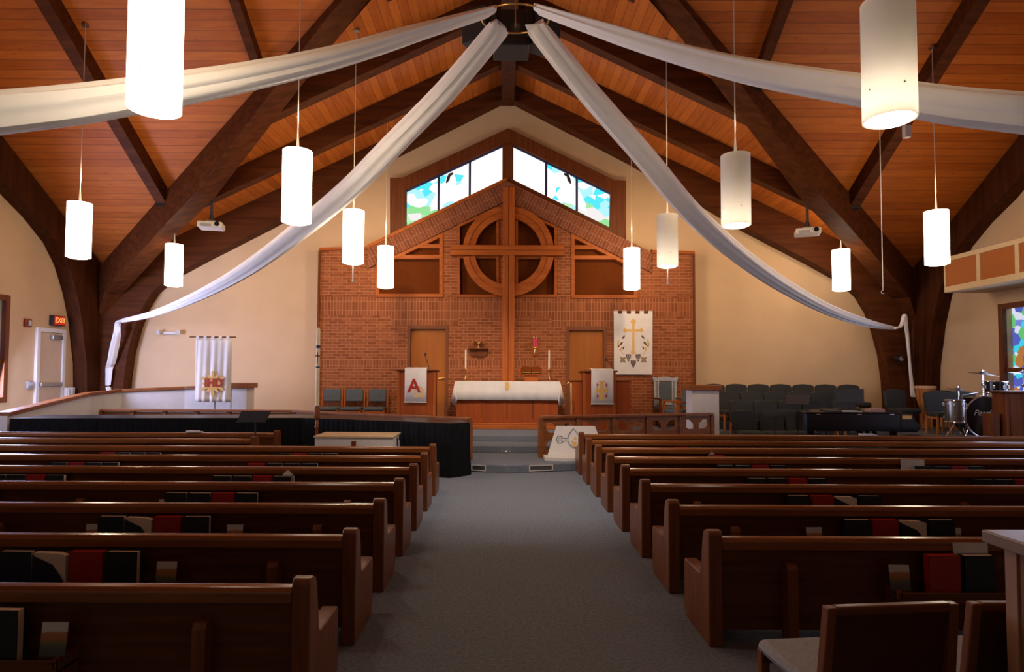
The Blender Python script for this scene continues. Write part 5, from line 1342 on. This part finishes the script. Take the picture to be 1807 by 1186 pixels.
# ------------------------------------------------------------------ pews, racks, books
PC, PU0, PDU = 1.122, 2.76, .86
def rowD(i): return PC * (PU0 + PDU * i)
XPL, XPR = -.935, 1.335
ENDP = [(0, .0), (.5, .0), (.55, .06), (.55, .39), (.53, .412), (.2, .412), (.17, .44), (.125, .67), (.105, .715), (.06, .735), (.02, .735), (0, .715)]
RACKOFF = [(1.36, 2.25), (3.86, 4.72), (6.35, 7.2)]
def pew(name, label, s, length, full=True, racks=True, group='oak pews'):
    """runs from the aisle end at x=0 towards s*x; back face at y=0, seat towards +y"""
    r = thing(name, label, 'pew', (0, 0, 0), group)
    E = .09
    X = lambda a, b: (min(s * a, s * b), max(s * a, s * b))
    prof = ENDP if full else [(0, 0), (.12, 0), (.12, .70), (.1, .72), (.06, .735), (.02, .735), (0, .715)]
    for (a, b) in ((0, E), (length - E, length)):
        MB().xpl(prof, *X(a, b)).build('pew_end', PEWZ, r, .014, False, 3)
    a, b = X(E, length - E)
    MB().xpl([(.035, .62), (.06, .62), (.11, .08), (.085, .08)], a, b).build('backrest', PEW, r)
    rl = MB(); k = 10
    prf = [(.045 + .042 * math.cos(t), .665 + .034 * math.sin(t)) for t in [i * 2 * PI / k for i in range(k)]]
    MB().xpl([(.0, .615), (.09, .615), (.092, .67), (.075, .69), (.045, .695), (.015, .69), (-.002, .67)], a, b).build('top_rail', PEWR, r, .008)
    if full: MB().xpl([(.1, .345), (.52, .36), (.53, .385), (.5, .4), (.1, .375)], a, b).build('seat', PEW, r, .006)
    if full:
        x = .53
        while x < length - .3:
            xa, xb = X(x - .035, x + .035)
            MB().xpl([(-.03, 0), (.07, 0), (.06, .52), (.02, .535), (-.012, .53), (-.028, .5)], xa, xb).build('back_support', PEWZ, r, .006); x += 2.55
    if racks:
        for (ra, rb) in RACKOFF:
            if rb > length: break
            xa, xb = X(ra - .2, rb + .22)
            rk = MB().box(xa, xb, -.105, .06, .315, .335).box(xa, xb, -.105, -.09, .335, .385).build('book_rack', PEW, r, .004)
            for q_ in (xa, xb - .018): MB().box(q_, q_ + .018, -.105, .06, .27, .39).build('rack_bracket', PEWZ, rk)
    return r
SIDE = {}
LLEN, SLEN, RLEN = 8.0, 5.1, 8.0
def place_pew(i, side):
    D = rowD(i)
    if side == 'L':
        n = ORD[i]
        if i <= 6:
            lab = 'long oak pew left of the aisle, %s from the camera' % n
            loc = (XPL, D, 0); key = 'L'
            if key not in SIDE: SIDE[key] = pew('pew', lab, -1, LLEN); r = SIDE[key]; r.location = loc
            else: r = dup(SIDE[key], loc, 0, lab)
        elif i == 7: r = pew('pew', 'shorter oak pew left of the white chest, eighth from the camera on the left', -1, SLEN); r.location = (-3.86, D, 0)
        else: r = pew('pew_front_panel', 'oak front panel before the first short left pew, beside the black tables', -1, SLEN, False, False); r.location = (-3.85, D, 0)
    else:
        lab = 'long oak pew right of the aisle, %s from the camera' % ORD[i - 1]
        loc = (XPR, D, 0); key = 'R'
        if key not in SIDE: SIDE[key] = pew('pew', lab, 1, RLEN); r = SIDE[key]; r.location = loc
        else: r = dup(SIDE[key], loc, 0, lab)
for i in range(9): place_pew(i, 'L')
for i in range(1, 9): place_pew(i, 'R')
# ---- books: built once, copied
def hymnal(cov, pg):
    r = thing('hymnal', 'x', 'book', (0, 0, 0), 'hymnals in the pew racks')   # cover faces -y, spine at -x
    W_, H_, T_ = .205, .27, .05
    c = MB()
    c.box(-W_ / 2, W_ / 2, -T_ / 2, -T_ / 2 + .004, 0, H_).box(-W_ / 2, W_ / 2, T_ / 2 - .004, T_ / 2, 0, H_).box(-W_ / 2, -W_ / 2 + .005, -T_ / 2, T_ / 2, 0, H_)
    c.build('cover', cov, r)
    MB().box(-W_ / 2 + .005, W_ / 2 - .006, -T_ / 2 + .004, T_ / 2 - .004, .004, H_ - .004).build('page_block', pg, r)
    return r
def bent_book():
    r = thing('hymnal', 'x', 'book', (0, 0, 0), 'hymnals in the pew racks')
    W_, H_, T_ = .205, .265, .05
    fan = []
    pts = [(-W_ / 2, 0), (W_ / 2 - .004, 0), (W_ / 2 - .004, H_ - .02), (W_ / 4, H_ - .006), (-W_ / 2, H_ - .002)]
    MB().ypl(pts, -T_ / 2 + .004, T_ / 2 - .004).build('page_block', PAGES, r)
    cov = [(-W_ / 2, 0), (W_ / 2, 0), (W_ / 2, .07), (W_ / 2 - .03, .12), (.02, .19), (-.05, .222), (-W_ / 2, H_ - .02)]
    MB().ypl(cov, -T_ / 2 - .004, -T_ / 2).ypl([(-W_ / 2, 0), (W_ / 2, 0), (W_ / 2, H_), (-W_ / 2, H_)], T_ / 2 - .004, T_ / 2).box(-W_ / 2 - .004, -W_ / 2, -T_ / 2 - .004, T_ / 2, 0, H_ - .015).build('cover', BOOKN, r)
    return r
PROTO = {}
def book(kind, x, i, side, rack, k, name):
    D = rowD(i)
    pos = ['first', 'second', 'third', 'last'][k]
    sd, rn = ('left', i) if side == 'L' else ('right', i - 1)
    desc = {'K': 'black hardcover book', 'N': 'navy hardcover book', 'R': 'red hardcover hymnal', 'B': 'curled navy book'}[kind]
    lab = '%s, %s in the %s rack of the %s %s pew' % (desc, pos, rack, ORD[rn], sd)
    loc = (x, D - .045 + random.uniform(-.006, .006), .336); rz = random.uniform(-.03, .03)
    if kind not in PROTO:
        PROTO[kind] = bent_book() if kind == 'B' else hymnal({'K': BOOKK, 'N': BOOKN, 'R': BOOKR}[kind], REDPG if kind == 'R' else PAGES)
        r = PROTO[kind]; r.location = loc; r.rotation_euler = (0, 0, rz); r['label'] = lab
    else: r = dup(PROTO[kind], loc, rz, lab)
    return r
RN = ['aisle side', 'middle', 'far']
def rack_books(i, side, ri, kinds):
    base, s = (XPL, -1) if side == 'L' else (XPR, 1)
    ra, rb = RACKOFF[ri]
    xs = sorted((base + s * ra, base + s * rb)); w = (xs[1] - xs[0]) / 4
    for k, kd in enumerate(kinds):
        if kd != '.': book(kd, xs[0] + w * (k + .5), i, side, RN[ri], k, None)
cards = [0]
def card(px, i, side, label, zt=.53):
    D = rowD(i); p = W(px, 1000, D - .05)
    if cards[0] == 0:
        r = thing('brochure', label, 'card', (0, 0, 0), 'printed cards in the pew racks')
        MB().obox((0, 0, .1), .125, .006, .21, 0, -.12).build('card_sheet', CARD, r)
        MB().box(-.06, .06, -.012, -.006, 0, .05).build('card_pocket', PEW, r)
        cards[0] = r; r.location = (p.x, D - .055, .336)
    else: dup(cards[0], (p.x, D - .055, .336), random.uniform(-.05, .05), label)
rack_books(0, 'L', 0, '...K')
rack_books(1, 'L', 0, 'NBRK')
rack_books(2, 'L', 0, 'NBRK'); rack_books(3, 'L', 0, 'KKRK'); rack_books(3, 'L', 1, '...R')
rack_books(4, 'L', 0, 'KKRK'); rack_books(4, 'L', 1, 'KKRK'); rack_books(5, 'L', 0, 'RKKK'); rack_books(5, 'L', 1, 'KRKK')
rack_books(6, 'L', 0, 'KRKK'); rack_books(6, 'L', 1, 'RKKK')
rack_books(1, 'R', 0, 'RK..')
rack_books(2, 'R', 0, 'KRBK'); rack_books(3, 'R', 0, 'KRBK'); rack_books(4, 'R', 0, 'KKRK'); rack_books(4, 'R', 1, 'KKRK')
rack_books(5, 'R', 0, 'KKRK'); rack_books(5, 'R', 1, 'KKRK'); rack_books(6, 'R', 0, '.R..'); rack_books(7, 'R', 0, 'RK..'); rack_books(7, 'R', 1, 'KKKK')
card(100, 0, 'L', 'printed brochure in the rack of the nearest left pew')
card(294, 1, 'L', 'printed brochure right of the books on the second left pew')
card(164, 2, 'L', 'printed card left of the books on the third left pew')
card(413, 2, 'L', 'printed card right of the books on the third left pew')
card(289, 3, 'L', 'printed card left of the books on the fourth left pew')
card(1587, 1, 'R', 'printed brochure left of the red hymnal on the nearest right pew')
card(1438, 2, 'R', 'printed card left of the books on the second right pew')
card(1684, 2, 'R', 'printed card right of the books on the second right pew')
def sheet(px, py0, py1, wpx, i, label, mat=PAPER, tri=False, dz=None):
    D = rowD(i) - .025
    a, b = W(px - wpx / 2, py0, D), W(px + wpx / 2, py1, D)
    o = MB().ypl([(a.x, .325), (b.x, .325), (b.x, a.z), (a.x, a.z)] if not tri else [(a.x, .325), (b.x, .325), (b.x, b.z), ((a.x + b.x) / 2, a.z), (a.x, b.z)], 0, .004)
    o.v = [(x, D + y + (z - .325) * .05, z) for x, y, z in o.v]
    return tag(o.build('paper_sheet', mat), label, 'paper')
sheet(1716, 959, 990, 62, 1, 'white bulletin standing behind the black book on the nearest right pew')
sheet(1612, 811, 824, 42, 5, 'grey white bulletin standing in the fifth right pew rack')
sheet(507, 829, 841, 24, 4, 'small white paper peak rising from the fifth left pew rack', PAPER, True)
sheet(1257, 796, 806, 16, 6, 'small grey paper peak rising from the sixth right pew', GREYP, True)
sheet(1546, 880, 892, 20, 3, 'crumpled white paper beside the books on the third right pew', PAPER, True)
def rail_paper(px, py, i, w_, label, base='L'):
    D = rowD(i); p = W(px, py, D + .04)
    r = thing('paper_pile', label, 'paper', (p.x, D + .045, .696))
    MB().obox((p.x, D + .045, .702), w_, .1, .012, .1).build('lower_sheet', PAPER, r)
    MB().obox((p.x - w_ * .1, D + .045, .716), w_ * .8, .09, .014, -.12).build('upper_sheet', PAPER, r)
rail_paper(343, 766, 8, .26, 'white papers left on the rail of the front left pew panel')
rail_paper(1532, 772, 8, .28, 'white papers left on the rail of the front right pew')
# ------------------------------------------------------------------ right foreground: chairs and counter
def nave_chair(label):
    r = thing('wooden_chair', label, 'chair', (0, 0, 0), 'wooden chairs at the back')   # back at y=0, seat towards +y
    h = .8; w_ = .29
    rk = lambda z: (z - .4) * -.16
    for s in (-1, 1):
        MB().add([(s * w_ - .022, .03 - .1 * (0), 0), (s * w_ + .022, .03, 0), (s * w_ + .022, .075, 0), (s * w_ - .022, .075, 0),
                  (s * w_ * .93 - .02, rk(h), h), (s * w_ * .93 + .02, rk(h), h), (s * w_ * .93 + .02, rk(h) + .045, h), (s * w_ * .93 - .02, rk(h) + .045, h)],
                 [(0, 3, 2, 1), (4, 5, 6, 7), (0, 1, 5, 4), (2, 3, 7, 6), (1, 2, 6, 5), (3, 0, 4, 7)]).build('back_leg', PEWZ, r, .006)
        MB().box(s * .27 - .022, s * .27 + .022, .47, .515, 0, .4).build('leg', PEWZ, r, .006)
    MB().box(-.255, .255, rk(h) - .002, rk(h) + .042, h - .035, h + .004).build('top_rail', PEW, r, .01)
    MB().add([(-.26, rk(.42) + .015, .42), (.26, rk(.42) + .015, .42), (.26, rk(.42) + .03, .42), (-.26, rk(.42) + .03, .42),
              (-.255, rk(h - .03) + .015, h - .03), (.255, rk(h - .03) + .015, h - .03), (.255, rk(h - .03) + .03, h - .03), (-.255, rk(h - .03) + .03, h - .03)],
             [(0, 3, 2, 1), (4, 5, 6, 7), (0, 1, 5, 4), (2, 3, 7, 6), (1, 2, 6, 5), (3, 0, 4, 7)]).build('back_panel', wood('dark_back_panel', (.05, .012, .005), (.07, .018, .007), 'X', .4, .2), r)
    MB().box(-.29, .29, .09, .53, .37, .44).build('seat', SEATG, r, .035, True, 3)
    for q_ in (.08, .47): MB().box(-.28, .28, q_, q_ + .04, .34, .4).build('seat_rail', PEW, r)
    return r
nc = nave_chair('wooden chair with grey seat at the bottom right, left of the pair, seen from behind')
nc.location = (1.61, 2.66, 0); nc.rotation_euler = (0, 0, .1)
p = W(1728, 1068, 2.66); dup(nc, (2.25, 2.69, 0), .0, 'wooden chair beside the counter at the right edge, mostly hidden')
ct = thing('welcome_counter', 'tall wooden counter corner at the right edge with blue light on its top', 'counter', (2.4, 1.9, 0))
zt_ = 1.12
e = WZ(1731, 934, zt_)
MB().box(e.x, 3.2, .9, e.y, zt_ - .05, zt_).build('counter_top', simple('counter_laminate', (.25, .17, .13), .22, var=.08), ct, .006)
b2x = WZ(1752, 960, zt_ - .05).x + .02
MB().box(e.x + .07, 3.15, .95, e.y - .05, 0, zt_ - .05).build('counter_body', TANW, ct)
MB().box(e.x + .06, e.x + .12, e.y - .1, e.y - .04, 0, zt_ - .05).build('corner_post', wood('pale_edge', (.3, .15, .09), (.36, .19, .12), 'Z', .4, .2), ct, .004)
print('objects', len(bpy.data.objects))
